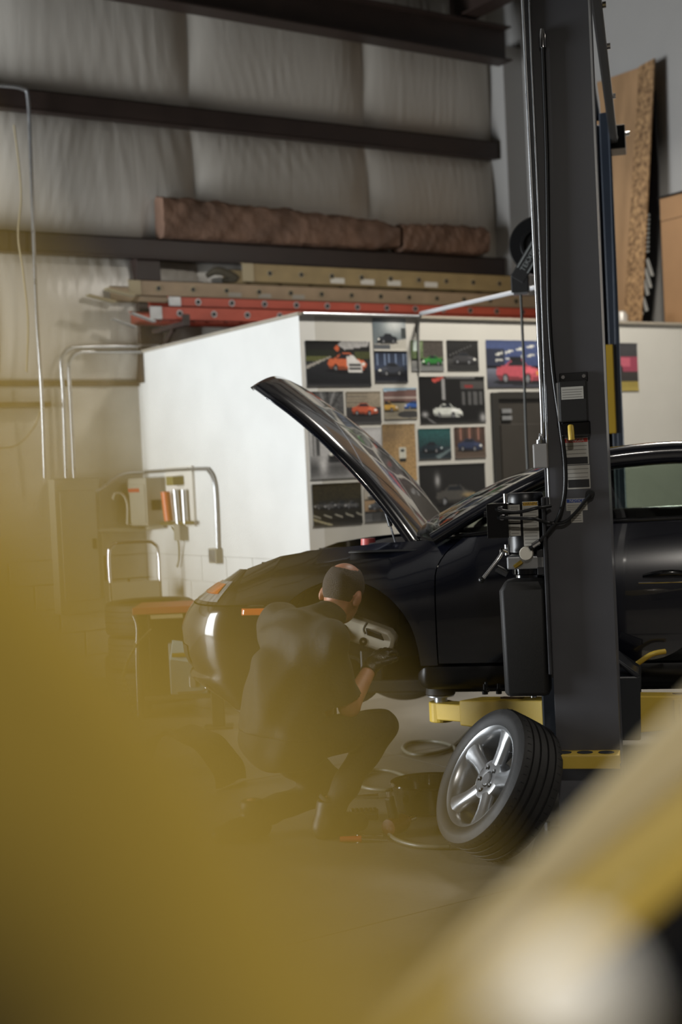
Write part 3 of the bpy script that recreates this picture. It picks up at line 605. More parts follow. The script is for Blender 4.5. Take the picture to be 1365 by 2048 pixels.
# reservoir: shouldered black tank with neck
t0, t1 = P3(1000, 1140, 1.6), P3(1100, 1390, 1.6); xa, xb, za, zb = -.858, -.688, .637, 1.09
g = MB(); sec = [(za, .006), (za+.015, .0), (zb-.045, -.004), (zb-.012, .012), (zb, .045)]
G = []
for z, i in sec:
    G.append([(xa+.012+i*.3, 1.44+i, z), (xa, 1.46+i, z), (xa+i*.2, 1.61-i, z), (xa+.012+i, 1.63-i, z), (xb-.012-i*1.2, 1.63-i, z), (xb-i*1.3, 1.61-i, z), (xb-i*1.3, 1.46+i, z), (xb-.012-i, 1.44+i, z)])
for r in G: r.append(r[0])
g.grid(G); g.add(G[0][:8], [tuple(range(8))]); g.add(G[-1][:8], [tuple(range(8))]); tank = g.build('oil_tank', M_blkm, pu, bevel=.006, smooth=40)
MB().lathe([(.055, 1.08), (.055, 1.10), (.062, 1.105), (.062, 1.125), (0, 1.125)], 28, (mx, 1.53, 0)).build('tank_neck', M_trimb, tank, smooth=40)
a = P3(1000, 1142, 1.58); MB().cyl(a+np.array([-.03, 0, -.012]), a+np.array([.012, .0, .012]), .014, 14).build('breather_cap', M_blkm, tank, smooth=40)
# stickers: thin printed labels on the lift
def sticker(name, x0, x1, z0, z1, y, parent, head=None, headm=None, hh=.12, lines=6, blocks=(), mbase=None):
    s = MB().box(x0, x1, y, y+.001, z0, z1).build(name, mbase or M_sticker, parent); H = z1-z0; Wd = x1-x0
    if head: 
        MB().box(x0+.002, x1-.002, y+.001, y+.0015, z1-hh*H, z1-.002).build('header_band', headm, s)
        text_obj('heading', head, hh*H*.95, frame(((x0+x1)/2, y+.0016, z1-hh*H*.5-.001), (-1, 0, 0), (0, 0, 1)), M_sticker if headm is not M_amber else M_ink, s, .0002)
    g = MB(); zt_ = z1-(hh*H if head else 0)-.006
    for k in range(lines):
        z = zt_-(k+.5)*(zt_-z0)/(lines+.3); g.box(x0+.005+.02*Wd*(k % 3), x1-.004, y+.001, y+.0014, z-.0012, z+.0012)
    if lines: g.build('print_line', M_inkg, s)
    for (f0, f1) in blocks: MB().box(x0+.004, x1-.008, y+.001, y+.0016, z0+f0*H, z0+f1*H).build('print_block', M_ink, s)
    return s
Y0 = 1.6005
sticker('danger_label', -1.045, -.948, 1.518, 1.620, Y0, near, '\u26a0 DANGER' if False else 'DANGER', M_red, .17, 5, ((.02, .28),))
sticker('instruction_label', -1.047, -.955, 1.425, 1.515, Y0, near, None, None, .1, 5, ((.06, .40),))
sticker('notice_label', -1.032, -.952, 1.343, 1.389, Y0, near, 'NOTICE', M_blue, .34, 3)
sticker('serial_label', -1.013, -.968, 1.297, 1.342, Y0, near, None, None, .1, 4)
for k, (za_, zb_) in enumerate(((1.345, 1.375), (1.305, 1.338), (1.255, 1.30))): sticker('motor_label', -.775, -.735, za_, zb_, 1.6035, pu, lines=3)
sticker('warning_label', -.845, -.785, 1.215, 1.385, 1.6035, pu, 'WARNING', M_amber, .09, 11)
# lock box with yellow pull
k0, k1 = P3(1118, 748), P3(1180, 872)
lb = MB().box(-1.052, -.945, 1.60, 1.655, 1.68, 1.835).build('lock_box', M_blkm, near, bevel=.006)
MB().box(-1.055, -.948, 1.60, 1.612, 1.835, 1.868).build('box_flange', M_blk, lb, bevel=.003)
for x in (-.962, -1.040): MB().lathe([(0, .006), (.007, .006), (.008, 0), (0, 0)], 12, (x, 1.612, 1.852), (0, 1, 0)).build('screw', M_chrome, lb)
MB().box(-1.058, -.95, 1.60, 1.64, 1.626, 1.682).build('box_foot', M_trimb, lb, bevel=.006)
MB().box(-.944, -.938, 1.605, 1.65, 1.685, 1.83).build('side_plate', M_alu, lb)
sticker('box_label', -1.038, -.955, 1.765, 1.812, 1.6555, lb, lines=4)
MB().tube([(-.985, 1.652, 1.664), (-.986, 1.668, 1.64), (-.987, 1.668, 1.612)], .0115, 12).build('pull_handle', M_yel, lb, smooth=60)
# conduits, box, hoses and cables on the post
g = MB(); e0 = P3(1047, 0, 1.61); e1 = P3(1086, 840, 1.61); e2 = P3(1080, 905, 1.61); top_ = e0+(e0-e1)*.2
g.tube([top_, e0, P3(1068, 450, 1.61), e1, P3(1083, 868, 1.61), P3(1080, 890, 1.61)], .0085, 12, 4); g.build('conduit', M_emt, near, smooth=60)
g = MB(); g.tube([P3(1049, -200, 1.612)+np.array([-.02, 0, 0]), P3(1060, 20, 1.612)+np.array([-.0, 0, 0]), P3(1079, 450, 1.612), P3(1094, 860, 1.612), P3(1100, 1010, 1.612)], .005, 10, 4); g.build('corner_conduit', M_emt, near, smooth=60)
c0, c1 = P3(1066, 888, 1.62), P3(1099, 936, 1.62); jb = MB().box(c1[0], c0[0], 1.58, 1.635, c1[2], c0[2]).build('conduit_box', mat('cast_grey_box', (168, 166, 164), .4, .5), near, bevel=.006)
MB().cyl(P3(1080, 880, 1.61), P3(1080, 890, 1.61), .013, 12).build('conduit_nut', M_emt, jb, smooth=60)
pts = [(1087, 92), (1091, 200), (1095, 320), (1097, 470), (1099, 620), (1107, 740), (1122, 850), (1131, 930), (1130, 990), (1118, 1035), (1098, 1062), (1078, 1085), (1060, 1098)]
g = MB().tube([P3(x, y, 1.615+.02*max(0, (y-900)/200)) for x, y in pts], .009, 10, 5); hz = g.build('hydraulic_hose', M_blk, lift, smooth=60)
MB().tube([P3(1085, 58, 1.615), P3(1086, 70, 1.615), P3(1087, 96, 1.615)], [.009, .014, .014], 10).build('hose_fitting', M_chrome, hz, smooth=40)
MB().tube([P3(1066, 1092, 1.64), P3(1080, 1083, 1.64)], .011, 10).build('hose_ferrule', M_chrome, hz, smooth=40)
for pts in ([(996, 1018), (1008, 1022), (1040, 1024), (1075, 1016), (1102, 1012)], [(1000, 1035), (1030, 1036), (1070, 1038), (1100, 1046), (1130, 1044), (1152, 1025), (1170, 1003), (1181, 990)]):
    g = MB().tube([P3(x, y, 1.685 if x < 1090 else 1.635) for x, y in pts], .0065, 8, 5); cb = g.build('power_cable', M_blk, lift, smooth=60)
    a = P3(*pts[0], 1.66); MB().cyl(a, a+np.array([-.012, .025, 0]), .011, 12).build('cable_gland', M_chrome, cb, smooth=40)
a = P3(1181, 988, 1.6); MB().lathe([(0, .03), (.016, .03), (.018, 0), (0, 0)], 16, a, (0, 1, 0)).build('cable_plug', M_blk, lift, smooth=40)
# loose bolts and sockets lying on the near arm
ad = np.array([.545, -.46, 0]); ad /= np.linalg.norm(ad); LM = Matrix.Translation(CO) @ Matrix.Rotation(CR, 4, 'Z')
for k, (tt, off) in enumerate(((.10, .02), (.17, -.03), (.22, .03), (.33, 0), (.38, .035), (.43, -.02))):
    q_ = np.array([-.845, 1.20, .485])+ad*tt+np.cross((0, 0, 1), ad)*off; zz_ = .485+.075-.04*(tt/.51)*.5+.002
    wpos = LM @ Vector((q_[0], q_[1], zz_))
    if k < 3: o = MB().lathe([(.0, .032), (.008, .032), (.011, .03), (.013, .0), (0, 0)], 14).build('socket', M_chrome, None, smooth=40); tag(o, 'small chrome socket on the yellow lift arm, ' + ['closest to the grey carriage', 'second from the carriage', 'third from the carriage'][k], 'socket', 'sockets on the lift arm')
    else:
        o = MB().lathe([(.0, .0), (.013, .0), (.013, .014), (.017, .016), (.008, .02), (.007, .044), (0, .045)], 12).build('wheel_bolt', M_blk, None, smooth=40); tag(o, 'black wheel bolt standing on the yellow lift arm, ' + ['furthest from the pad', 'middle of three', 'closest to the pad'][k-3], 'bolt', 'wheel bolts on the lift arm')
    o.location = wpos

# ================================================================ BACK WALL SERVICES
def pipe(name, pts, r, label, cat='conduit', m=None, sm=5, n=10, group=None):
    o = MB().tube(pts, r, n, sm).build(name, m or M_emt, None, smooth=60); tag(o, label, cat, group); localise(o, pts[0]); return o
B = lambda x, y, d=10.50: on(x, y, 1, d)
ep = empty('breaker_box', (4.24, BY-.03, .55)); tag(ep, 'tall grey electrical breaker panel on the back wall', 'electrical panel')
M_pan = mat('panel_grey', (150, 146, 132), .45, var=.05)
MB().box(-.19, .19, -.13, 0, 0, 1.06).build('cabinet', M_pan, ep, bevel=.006); MB().box(-.15, .15, -.14, -.13, .1, .96).build('panel_door', M_pan, ep, bevel=.004); MB().box(.10, .13, -.152, -.14, .5, .58).build('latch', M_blk, ep, bevel=.003)
pipe('electrical_conduit', [B(131, 957), B(126, 800), B(122, 728), B(127, 708), B(140, 697), B(170, 694), B(318, 691, 10.5)], .016, 'outer of two galvanised conduits bending from panel to office roof', group='panel conduits')
pipe('electrical_conduit', [B(147, 957), B(140, 800), B(137, 735), B(142, 716), B(156, 706), B(180, 704), B(300, 703, 10.5)], .016, 'inner of two galvanised conduits bending from panel to office roof', group='panel conduits')
pipe('wall_conduit', [B(-60, 168, 10.40), B(10, 172, 10.40), B(45, 178, 10.40), B(56, 198, 10.40), B(62, 330, 10.40), B(72, 620, 10.40), B(82, 780, 10.40), B(88, 957, 10.45)], .014, 'long thin conduit running down over the brown girts at left')
pipe('loose_cable', [B(28, 250, 10.38), B(42, 380, 10.38), B(36, 470, 10.38), B(45, 540, 10.38), B(55, 640, 10.38), B(52, 745, 10.38)], .007, 'thin loose cable hanging down the insulation at left', 'cable', mat('tan_cable', (150, 138, 110), .6))
pipe('drooping_cable', [B(84, 800), B(70, 850), B(35, 890), B(-5, 898), B(-40, 900)], .006, 'thin cable drooping beside the panel conduits', 'cable', mat('tan_cable', (150, 138, 110), .6))
sx = OX-.022
Sd = lambda x, y, d=sx: on(x, y, 0, d)
c_ = B(262, 947); c_[0] = OX-.05; c_[1] = 10.52
pipe('side_conduit', [B(182, 988), B(205, 975), B(240, 951), c_, Sd(300, 944), Sd(400, 938), Sd(418, 943), Sd(428, 965), Sd(432, 1010), Sd(435, 1098)], .014, 'grey conduit crossing the corner and dropping to a socket box')
jb_ = Sd(433, 1112); o = empty('socket_box', (OX, jb_[1], jb_[2]-.055)); tag(o, 'small grey socket box on the bright office side wall', 'socket box')
MB().box(-.06, 0, -.06, .06, 0, .11).build('box_body', M_pan, o, bevel=.004); MB().box(-.064, -.06, -.05, .05, .01, .10).build('cover_plate', M_alu, o)
zt0, zb0 = Sd(275, 958)[2], Sd(275, 1050)[2]; o = empty('disconnect_switch', (OX, 10.36, zb0)); tag(o, 'grey disconnect switch box with faded red lettering by the corner', 'switch box')
MB().box(-.18, 0, -.17, .18, 0, zt0-zb0).build('cabinet', M_pan, o, bevel=.006); MB().box(-.187, -.18, -.15, .16, .02, zt0-zb0-.05).build('switch_door', M_pan, o, bevel=.003)
g = MB(); [g.box(-.19, -.187, -.06+k*.036, -.034+k*.036, zt0-zb0-.11, zt0-zb0-.08) for k in range(6)]; g.build('red_lettering', M_red, o)
g = MB(); g.box(-.14, -.06, -.185, -.17, .12, .2); g.cyl((-.1, -.2, .16), (-.1, -.17, .16), .02, 12); g.build('switch_handle', M_blk, o)
o = empty('filter_unit', tuple(Sd(348, 1048))); tag(o, 'wall mounted air filter unit with orange tube beside the switch box', 'filter unit')
b = np.array(o.location); q_ = lambda x, y, d=sx: Sd(x, y, d)-b
MB().box(-.0, .02, -.35, .12, -.02, .44).build('backboard', mat('backboard_white', (210, 206, 196), .6), o)
g = MB().tube([q_(330, 985, OX-.09), q_(337, 1043, OX-.09)], .036, 16); g.build('orange_tube', mat('orange_tube', (204, 104, 60), .4), o, smooth=50)
for x0, x1, r in ((350, 356, .024), (366, 370, .02)): MB().tube([q_(x0, 980, OX-.06), q_(x1, 1048, OX-.06)], r, 12).build('filter_bowl', M_alu, o, smooth=50)
a = q_(352, 962, OX-.06); MB().box(a[0]-.06, a[0]+.04, a[1]-.06, a[1]+.06, a[2]-.035, a[2]+.035).build('regulator_head', mat('olive_head', (120, 112, 62), .5), o, bevel=.006)
g = MB(); g.tube([q_(322, 1048, OX-.06), q_(385, 1046, OX-.06)], .014, 10); g.tube([q_(343, 1055, OX-.06), q_(355, 1078, OX-.06), q_(357, 1118, OX-.03), q_(353, 1135, OX-.03)], .006, 8, 4); g.build('air_line', mat('dull_brass', (130, 120, 80), .4, .5), o, smooth=50)
a = q_(364, 1066, OX-.03); MB().box(a[0]-.05, a[0]+.03, a[1]-.05, a[1]+.05, a[2]-.06, a[2]+.07).build('drain_valve', M_pan, o, bevel=.004)
o = pipe('pipe_run', [B(188, 1062), B(230, 1061), B(268, 1060), (OX-.03, 10.5, B(268, 1058)[2]), Sd(330, 1052)], .02, 'horizontal painted pipe low on the wall under the switch box', 'pipe', M_pan)
pipe('wall_hook', [B(225, 1000), B(230, 988), B(245, 990), B(254, 1010), B(254, 1050)], .012, 'hooked grey cable stub on the wall left of the switch box', 'cable', M_pan)

# conduits above the office front
p0 = on(606, 627, 1, OY-.02); p1 = on(840, 633, 1, OY-.02); fe = LM @ Vector((-.88, -1.40, 0))
pipe('office_conduit', [p0+np.array([0, 0, .0]), p1], .012, 'thin conduit along the top edge of the office front wall', sm=0)
pipe('overhead_conduit', [p1+np.array([.01, 0, .02]), (fe.x, fe.y, 2.62)], .014, 'shiny overhead conduit crossing from office top to the far lift post', m=mat('pale_conduit', (214, 216, 220), .35, .2), sm=0)
pipe('wall_cable', [on(838, 640, 1, OY-.012), on(838, 700, 1, OY-.012), on(840, 745, 1, OY-.012)], .008, 'grey cable running down the office front over the green car photo', 'cable', mat('grey_cable', (130, 128, 122), .6), sm=3)

# ================================================================ LADDERS ON BRACKETS
def ladder(label, secs, rail_m, depth, foot_m, holes=True):
    x0 = secs[0][0]; zb = min(s[2] for s in secs); yn = secs[0][4]
    e = tag(empty('ladder', (x0, yn, zb)), label, 'ladder', 'ladders stored above the office')
    for (a, b_, z0, z1, y) in secs:
        for k, yy in enumerate((y, y+depth)):
            g = MB(); g.box(a-x0, b_-x0, yy-yn, yy-yn+.006, z0-zb, z1-zb); g.box(a-x0, b_-x0, yy-yn, yy-yn+.03, z1-zb-.006, z1-zb); g.box(a-x0, b_-x0, yy-yn, yy-yn+.03, z0-zb, z0-zb+.006)
            r = g.build('rail', rail_m, e)
            if k == 0:
                MB().box(a-x0-.005, a-x0+.10, yy-yn-.004, yy-yn, z0-zb+.004, z1-zb-.004).build('end_bracket', foot_m, r, bevel=.002)
        n = int((b_-a)/.30)
        for i in range(n):
            x = a-x0+.25+i*.30; zc_ = (z0+z1)/2-zb
            MB().cyl((x, y-yn-.004, zc_), (x, y-yn+depth+.02, zc_), .017, 12).build('rung', foot_m, e, smooth=50)
            MB().cyl((x, y-yn-.005, zc_), (x, y-yn-.001, zc_), .026, 16).build('rung_collar', foot_m, e); MB().cyl((x, y-yn-.007, zc_), (x, y-yn-.0035, zc_), .018, 12).build('rung_end', M_blk, e)
    return e
M_or = mat('orange_fibreglass', (172, 76, 58), .4, var=.08, vs=10); M_be = mat('beige_fibreglass', (150, 130, 104), .5, var=.12, vs=8)
Lp = lambda x, y, d: on(x, y, 1, d)
za, zb_ = Lp(300, 640, 10.0)[2], Lp(300, 612, 10.0)[2]; zc2, zd = Lp(340, 612, 10.05)[2], Lp(340, 596, 10.05)[2]
XE = Lp(1266, 630, 10.0)[0]
lad1 = ladder('long orange fibreglass extension ladder lying lowest above the office', [(Lp(298, 620, 10.0)[0], XE, za, zb_, 9.98), (Lp(335, 600, 10.05)[0], XE-.1, zb_+.004, zd+.01, 10.02)], M_or, .36, M_alu)
for sd_ in (0, .36): MB().obox((-.06, sd_, .015), (.95, 0, -.3), (0, 1, 0), (.3, 0, .95), .10, .03, .006).build('ladder_foot', M_alu, lad1, bevel=.003)
z0, z1 = Lp(258, 606, 10.2)[2], Lp(258, 562, 10.2)[2]
lad2 = ladder('weathered beige ladder lying above the orange ladder, sticking out left', [(Lp(250, 585, 10.2)[0], Lp(1180, 600, 10.2)[0], max(z0, zd+.02), max(z1, zd+.12), 10.12)], M_be, .36, mat('worn_alloy', (150, 140, 115), .5, .4))
for sd_ in (0, .36): MB().obox((-.08, sd_, .02), (.98, 0, -.2), (0, 1, 0), (.2, 0, .98), .12, .035, .008).build('ladder_foot', MATS['worn_alloy'], lad2, bevel=.003)
zq = max(z1, zd+.12)+.012; zq1 = Lp(490, 534, 10.3)[2]
lad3 = ladder('short beige ladder with white stickers lying topmost under the girt', [(Lp(480, 545, 10.15)[0], Lp(1040, 560, 10.15)[0], zq, max(zq+.09, zq1), 10.10)], mat('olive_fibreglass', (140, 122, 84), .5, var=.15, vs=8), .34, MATS['worn_alloy'])
for x in (675, 735, 788, 862):
    a = Lp(x, 552, 10.10)[0]-lad3.location.x; MB().box(a-.07, a+.07, -.002, -.0005, .02, .065).build('ladder_sticker', M_sticker, lad3)
for x in (470, 530, 597):
    a = Lp(x, 592, 10.12)[0]-lad2.location.x; MB().box(a-.06, a+.06, -.002, -.0005, .015, .05).build('ladder_sticker', mat('worn_sticker', (150, 146, 136), .6), lad2)
o = MB().tube([(lad3.location.x-.28, 10.2, zq+.05), (lad3.location.x-.2, 10.15, zq+.09), (lad3.location.x-.05, 10.12, zq+.03), (lad3.location.x-.15, 10.18, zq+.02)], [.02, .035, .03, .02], 8, 5).build('rope_bundle', mat('dark_rope', (60, 54, 40), .8, bump=.5, bs=80), None, smooth=60); tag(o, 'dark bundled rope at the left end of the topmost ladder', 'rope')
for x, lab in ((4.98, 'steel ladder bracket on the brown post at left'), (7.9, 'steel ladder bracket near the right corner of the wall')):
    e = tag(empty('ladder_bracket', (x, BY-.16, za-.05)), lab, 'bracket', 'ladder brackets')
    MB().box(-.03, .03, -.58, 0, 0, .04).build('arm', M_girt, e, bevel=.004); MB().box(-.03, .03, -.58, -.56, .04, .09).build('stop', M_girt, e); MB().bar((0, -.35, 0), (0, 0, -.22), .03, .03).build('brace', M_girt, e)

# kraft paper bundles on the lower girt
def bundle(x0, x1, h0, h1, label, seed):
    r = np.random.default_rng(seed); n = 90; k = 32; G = []
    ph = r.uniform(0, 6.28, 12); fr = r.uniform(2, 16, 12); ka = r.integers(1, 6, 12)
    for i in range(n):
        u = i/(n-1); hgt = h0+(h1-h0)*u; row = []
        tap = min(1, .78+2.5*min(u, 1-u)/.12*.1) if u > .5 else 1
        for j in range(k):
            a = 2*PI*j/k; c, s = math.cos(a), math.sin(a); rr = (abs(c)**5+abs(s)**5)**(-1/5)
            nz = sum(math.sin(fr[m]*u*3+ka[m]*a+ph[m]) for m in range(12))/12
            sc = 1+.20*nz+.05*math.sin(23*u*3+4*a+3*math.sin(7*a+11*u))+.04*abs(math.sin(31*u+2*a))
            row.append((x0+(x1-x0)*u, BY-.205+c*rr*.082*sc, 3.519+hgt/2+max(s*rr*hgt/2*tap*(sc if s > 0 else 1), -hgt/2)))
        row.append(row[0]); G.append(row)
    g = MB().grid(G); g.add(G[0][:k], [tuple(range(k))]); g.add(G[-1][:k], [tuple(range(k))]); o = g.build('paper_bundle', M_kraft, None, smooth=30); tag(o, label, 'bundle', 'paper bundles on the girt'); localise(o, ((x0+x1)/2, BY-.2, 3.52)); return o
bundle(5.05, 7.36, .33, .25, 'long crumpled brown paper bundle lying on the lower girt', 3)
bundle(7.40, 8.38, .24, .27, 'short brown paper bundle on the lower girt near the corner', 5)

# sheets leaning on the right wall above the office
M_ply = mat('plywood', (166, 132, 96), .6, var=.2, vs=5, stretch=(2, 2, .3)); M_osb = mat('osb_board', (170, 136, 96), .7, var=.5, vs=26, bump=.4, bs=40, dark=(96, 70, 46))
def leaning(name, bl, br, tr, tl, th, m, label, cat):   # corners bottom/top (y), leaning from x=bx to x=tx
    P = [np.array(q) for q in (bl, br, tr, tl)]; nrm = np.cross(P[1]-P[0], P[3]-P[0]); nrm /= np.linalg.norm(nrm); nrm *= (1 if nrm[0] > 0 else -1)
    o = MB().prism(P, nrm*th).build(name, m, None, bevel=.001); tag(o, label, cat); localise(o, tuple(P[0])); return o
def rp(px, py, x): return on(px, py, 0, x)
zr = OH+.022
def yl(px, py, x, z): v = rp(px, py, x); return (x, v[1], z)
ptop = rp(1305, 127, 8.80)[2]
leaning('plywood_sheet', (8.55, 9.75, zr), yl(1262, 650, 8.55, zr), yl(1282, 140, 8.78, ptop), (8.78, 9.82, ptop+.02), .018, M_ply, 'large tan plywood sheet leaning on the right wall above the office', 'plywood sheet')
ob = leaning('osb_strip', yl(1246, 650, 8.52, zr), yl(1281, 650, 8.52, zr), yl(1310, 127, 8.755, ptop+.02), yl(1279, 140, 8.755, ptop), .016, M_osb, 'narrow rough strand board strip leaning in front of the plywood', 'board')
# black curved board with white slashes
def bp(px, py, x=8.40): v = rp(px, py, x); return np.array(v)
edge = [(1296, 652), (1306, 600), (1314, 520), (1318, 420), (1317, 330), (1312, 260), (1309, 180)]
L_ = [bp(1250, 655, 8.34)+np.array([0, .06, 0])]; outl = [bp(x, y, 8.70+.0003*(650-y)) for x, y in edge]
inn = [p+np.array([0, .24, 0]) for p in outl[::-1]]; outl[0][2] = zr; inn[-1][2] = zr
bb = MB().prism(outl+inn, (.018, 0, 0)).build('black_board', M_blk, None, bevel=.003); tag(bb, 'black curved board with white slashes standing behind the strand board', 'board'); localise(bb, tuple(outl[0]))
ref = outl[0]
for (x0_, y0_, x1_, y1_) in ((1295, 518, 1306, 553), (1291, 537, 1303, 577), (1289, 560, 1297, 590), (1287, 595, 1295, 622), (1282, 620, 1286, 630)):
    a, b2 = bp(x0_, y0_, 8.385), bp(x1_, y1_, 8.36); dx_ = 8.70+.0003*(650-(y0_+y1_)/2)-.003; a = np.array(rp(x0_, y0_, dx_)); b2 = np.array(rp(x1_, y1_, dx_))
    MB().bar(a-ref, b2-ref, .002, .035, up=(0, 1, .3)).build('white_slash', mat('board_white', (200, 200, 196), .5), bb)
for k in range(9):
    y_ = 430+k*9; dx_ = 8.70+.0003*(650-y_)-.002; a = np.array(rp(1297.5+.3*k*(-.5), y_, dx_))-ref; MB().box(a[0]-.001, a[0]+.0, a[1]-.018, a[1]+.018, a[2]-.011, a[2]+.008).build('white_letter', mat('board_white', (200, 200, 196), .5), bb)
# cardboard carton
ct = rp(1320, 398, 8.66); o = empty('cardboard_box', (8.66, ct[1]-.36, zr)); tag(o, 'tall tan cardboard carton standing on the office roof at right', 'cardboard box')
M_card = mat('cardboard', (158, 122, 86), .7, var=.08, vs=4); hb = ct[2]-zr
MB().box(0, .18, -.2, .36, 0, hb).build('carton', M_card, o, bevel=.004); MB().box(-.003, 0, -.2, .36, hb-.19, hb-.185).build('flap_seam', mat('seam_brown', (90, 68, 46), .7), o); MB().box(-.012, .19, -.21, .375, hb, hb+.015).build('lid_edge', M_blk, o); MB().box(-.003, 0, .045, .055, 0, hb-.2).build('tape_edge', mat('seam_brown', (90, 68, 46), .7), o)
tb = rp(1262, 640, 8.2); o = MB().tube([(8.13, tb[1]+.03, zr+.003), (8.13, tb[1]+.03, zr+.10), (8.13, tb[1]+.03, zr+.13)], [.05, .05, .03], 16).build('paint_can', mat('paint_can_grey', (170, 166, 160), .4, .3), None, smooth=40); tag(o, 'small pale can on the office roof below the strand board', 'can')

# ================================================================ HOSE REEL hung from the roof
hc = at(1078, 492, 8.4); ax_ = -F0*.97+R0*(-.2); ax_ /= np.linalg.norm(ax_); e1 = np.cross(ZZ, ax_); e1 /= np.linalg.norm(e1)   # e1: roughly image right
e = tag(empty('hose_reel', tuple(hc)), 'black round air hose reel hanging behind the near lift post', 'hose reel')
MB().lathe([(0, .05), (.08, .05), (.085, .062), (.10, .062), (.105, .05), (.165, .05), (.172, .042), (.172, -.042), (.165, -.05), (0, -.05)], 56, (0, 0, 0), ax_).build('drum', M_blk, e, smooth=40)
dwn = -e1*.55-ZZ*.83; dwn /= np.linalg.norm(dwn); e1s = np.cross(ax_, dwn)
g = MB().obox(dwn*.09+ax_*.062, dwn, e1s, ax_, .15, .045, .010); g.obox(dwn*.21+ax_*.02-ZZ*.045, e1, ZZ, ax_, .052, .05, .05); g.build('guide_arm', M_blkm, e, bevel=.006)
for s_ in (-1, 1): MB().obox(dwn*.075+ax_*.0725+e1s*s_*.034, dwn, e1s, ax_, .10, .004, .001).build('arm_stripe', mat('print_grey', (130, 134, 132), .5), e)
tx = -dwn; ty = np.cross(ax_, tx); text_obj('reel_lettering', 'TEKXPRO', .042, frame(dwn*.085+ax_*.0725, tx, ty), mat('print_grey', (130, 134, 132), .5), e)
g = MB().obox(dwn*.21+ax_*.02-ZZ*.1, e1, ZZ, ax_, .045, .008, .03); g.build('roller_guide', M_alu, e, bevel=.003)
MB().obox(ZZ*.45+e1*.12, e1, ZZ, ax_, .03, .45, .03).build('drop_bracket', M_blkm, e, bevel=.004); MB().cyl(e1*.12+ZZ*.85, e1*.12+ZZ*(CH-hc[2]), .022, 12).build('drop_pole', M_steel, e)
hs = dwn*.21+ax_*.02-ZZ*.10; MB().tube([hs, hs-ZZ*.4, hs-ZZ*.9-e1*.005, hs-ZZ*1.55+e1*.0], .0085, 10, 6).build('hose', M_hose, e, smooth=60)
MB().lathe([(.01, 0), (.014, -.01), (.014, -.05), (0, -.05)], 12, hs-ZZ*1.55).build('hose_coupler', M_chrome, e, smooth=40)

# ================================================================ CAR PHOTOS ON THE OFFICE FRONT
class Pic:
    def __init__(s, asp, n=64):
        s.w = n if asp >= 1 else int(n*asp); s.h = int(s.w/asp); s.asp = asp
        s.X, s.Y = np.meshgrid((np.arange(s.w)+.5)/s.w, (np.arange(s.h)+.5)/s.h); s.a = np.zeros((s.h, s.w, 3))
    def grad(s, c0, c1, y0=0, y1=1):
        t = np.clip((s.Y-y0)/(y1-y0), 0, 1)[..., None]; m = (s.Y >= y0-1e-6) & (s.Y <= y1+1e-6); s.a[m] = (np.array(c0)*(1-t)+np.array(c1)*t)[m]; return s
    def poly(s, P, c, al=1):
        m = np.zeros(s.X.shape, bool); n = len(P)
        for i in range(n):
            (x0, y0), (x1, y1) = P[i], P[(i+1) % n]
            if y0 == y1: continue
            k = ((s.Y < y0) != (s.Y < y1)) & (s.X < (x1-x0)*(s.Y-y0)/(y1-y0)+x0); m ^= k
        s.a[m] = s.a[m]*(1-al)+np.array(c)*al; return s
    def rect(s, x0, y0, x1, y1, c, al=1): return s.poly([(x0, y0), (x1, y0), (x1, y1), (x0, y1)], c, al)
    def blob(s, x, y, rx, ry, c, al=1):
        d = ((s.X-x)/rx)**2+((s.Y-y)/ry)**2; m = d < 1; s.a[m] = s.a[m]*(1-al)+np.array(c)*al; return s
    def glow(s, x, y, rx, ry, c, al=.8):
        d = np.exp(-(((s.X-x)/rx)**2+((s.Y-y)/ry)**2))[..., None]*al; s.a = s.a*(1-d)+np.array(c)*d; return s
    def noise(s, amp, y0=0, y1=1):
        m = (s.Y >= y0) & (s.Y <= y1); s.a[m] *= (1+amp*(RNG.random(s.X.shape)-.5))[m][:, None]; return s
    def car(s, cx, cy, w, col, lamp=(230, 230, 220), face=-1, glassc=(30, 34, 40), wheel=(24, 24, 26), rim=(120, 122, 126)):
        h = w*s.asp; f = face
        T = lambda P: [(cx+f*x*w, cy+y*h) for x, y in P]
        s.blob(cx, cy+.17*h, w*.55, h*.05, (12, 12, 14), .7)
        s.poly(T([(-.5, .02), (-.47, -.07), (-.3, -.1), (-.16, -.2), (.08, -.21), (.2, -.1), (.42, -.05), (.5, .03), (.49, .13), (.2, .16), (-.45, .13)]), col)
        s.poly(T([(-.27, -.09), (-.15, -.18), (.07, -.19), (.17, -.1)]), glassc)
        s.poly(T([(.2, -.07), (.42, -.035), (.3, .03), (.1, .0)]), [min(255, v*1.25+14) for v in col], .6)
        s.poly(T([(-.5, .06), (.2, .1), (.2, .16), (-.45, .13)]), [v*.5 for v in col], .7)
        for wx, wy, r in ((-.30, .11, .085), (.18, .12, .095)):
            s.blob(cx+f*wx*w, cy+wy*h, r*w*.8, r*h, wheel); s.blob(cx+f*wx*w, cy+wy*h, r*w*.45, r*h*.6, rim)
        s.blob(cx+f*.42*w, cy+.025*h, .05*w, .035*h, lamp); s.rect(*sorted_rect(cx+f*.30*w, cy+.09*h, cx+f*.48*w, cy+.125*h), (14, 14, 16), .8); return s
def sorted_rect(x0, y0, x1, y1): return min(x0, x1), min(y0, y1), max(x0, x1), max(y0, y1)
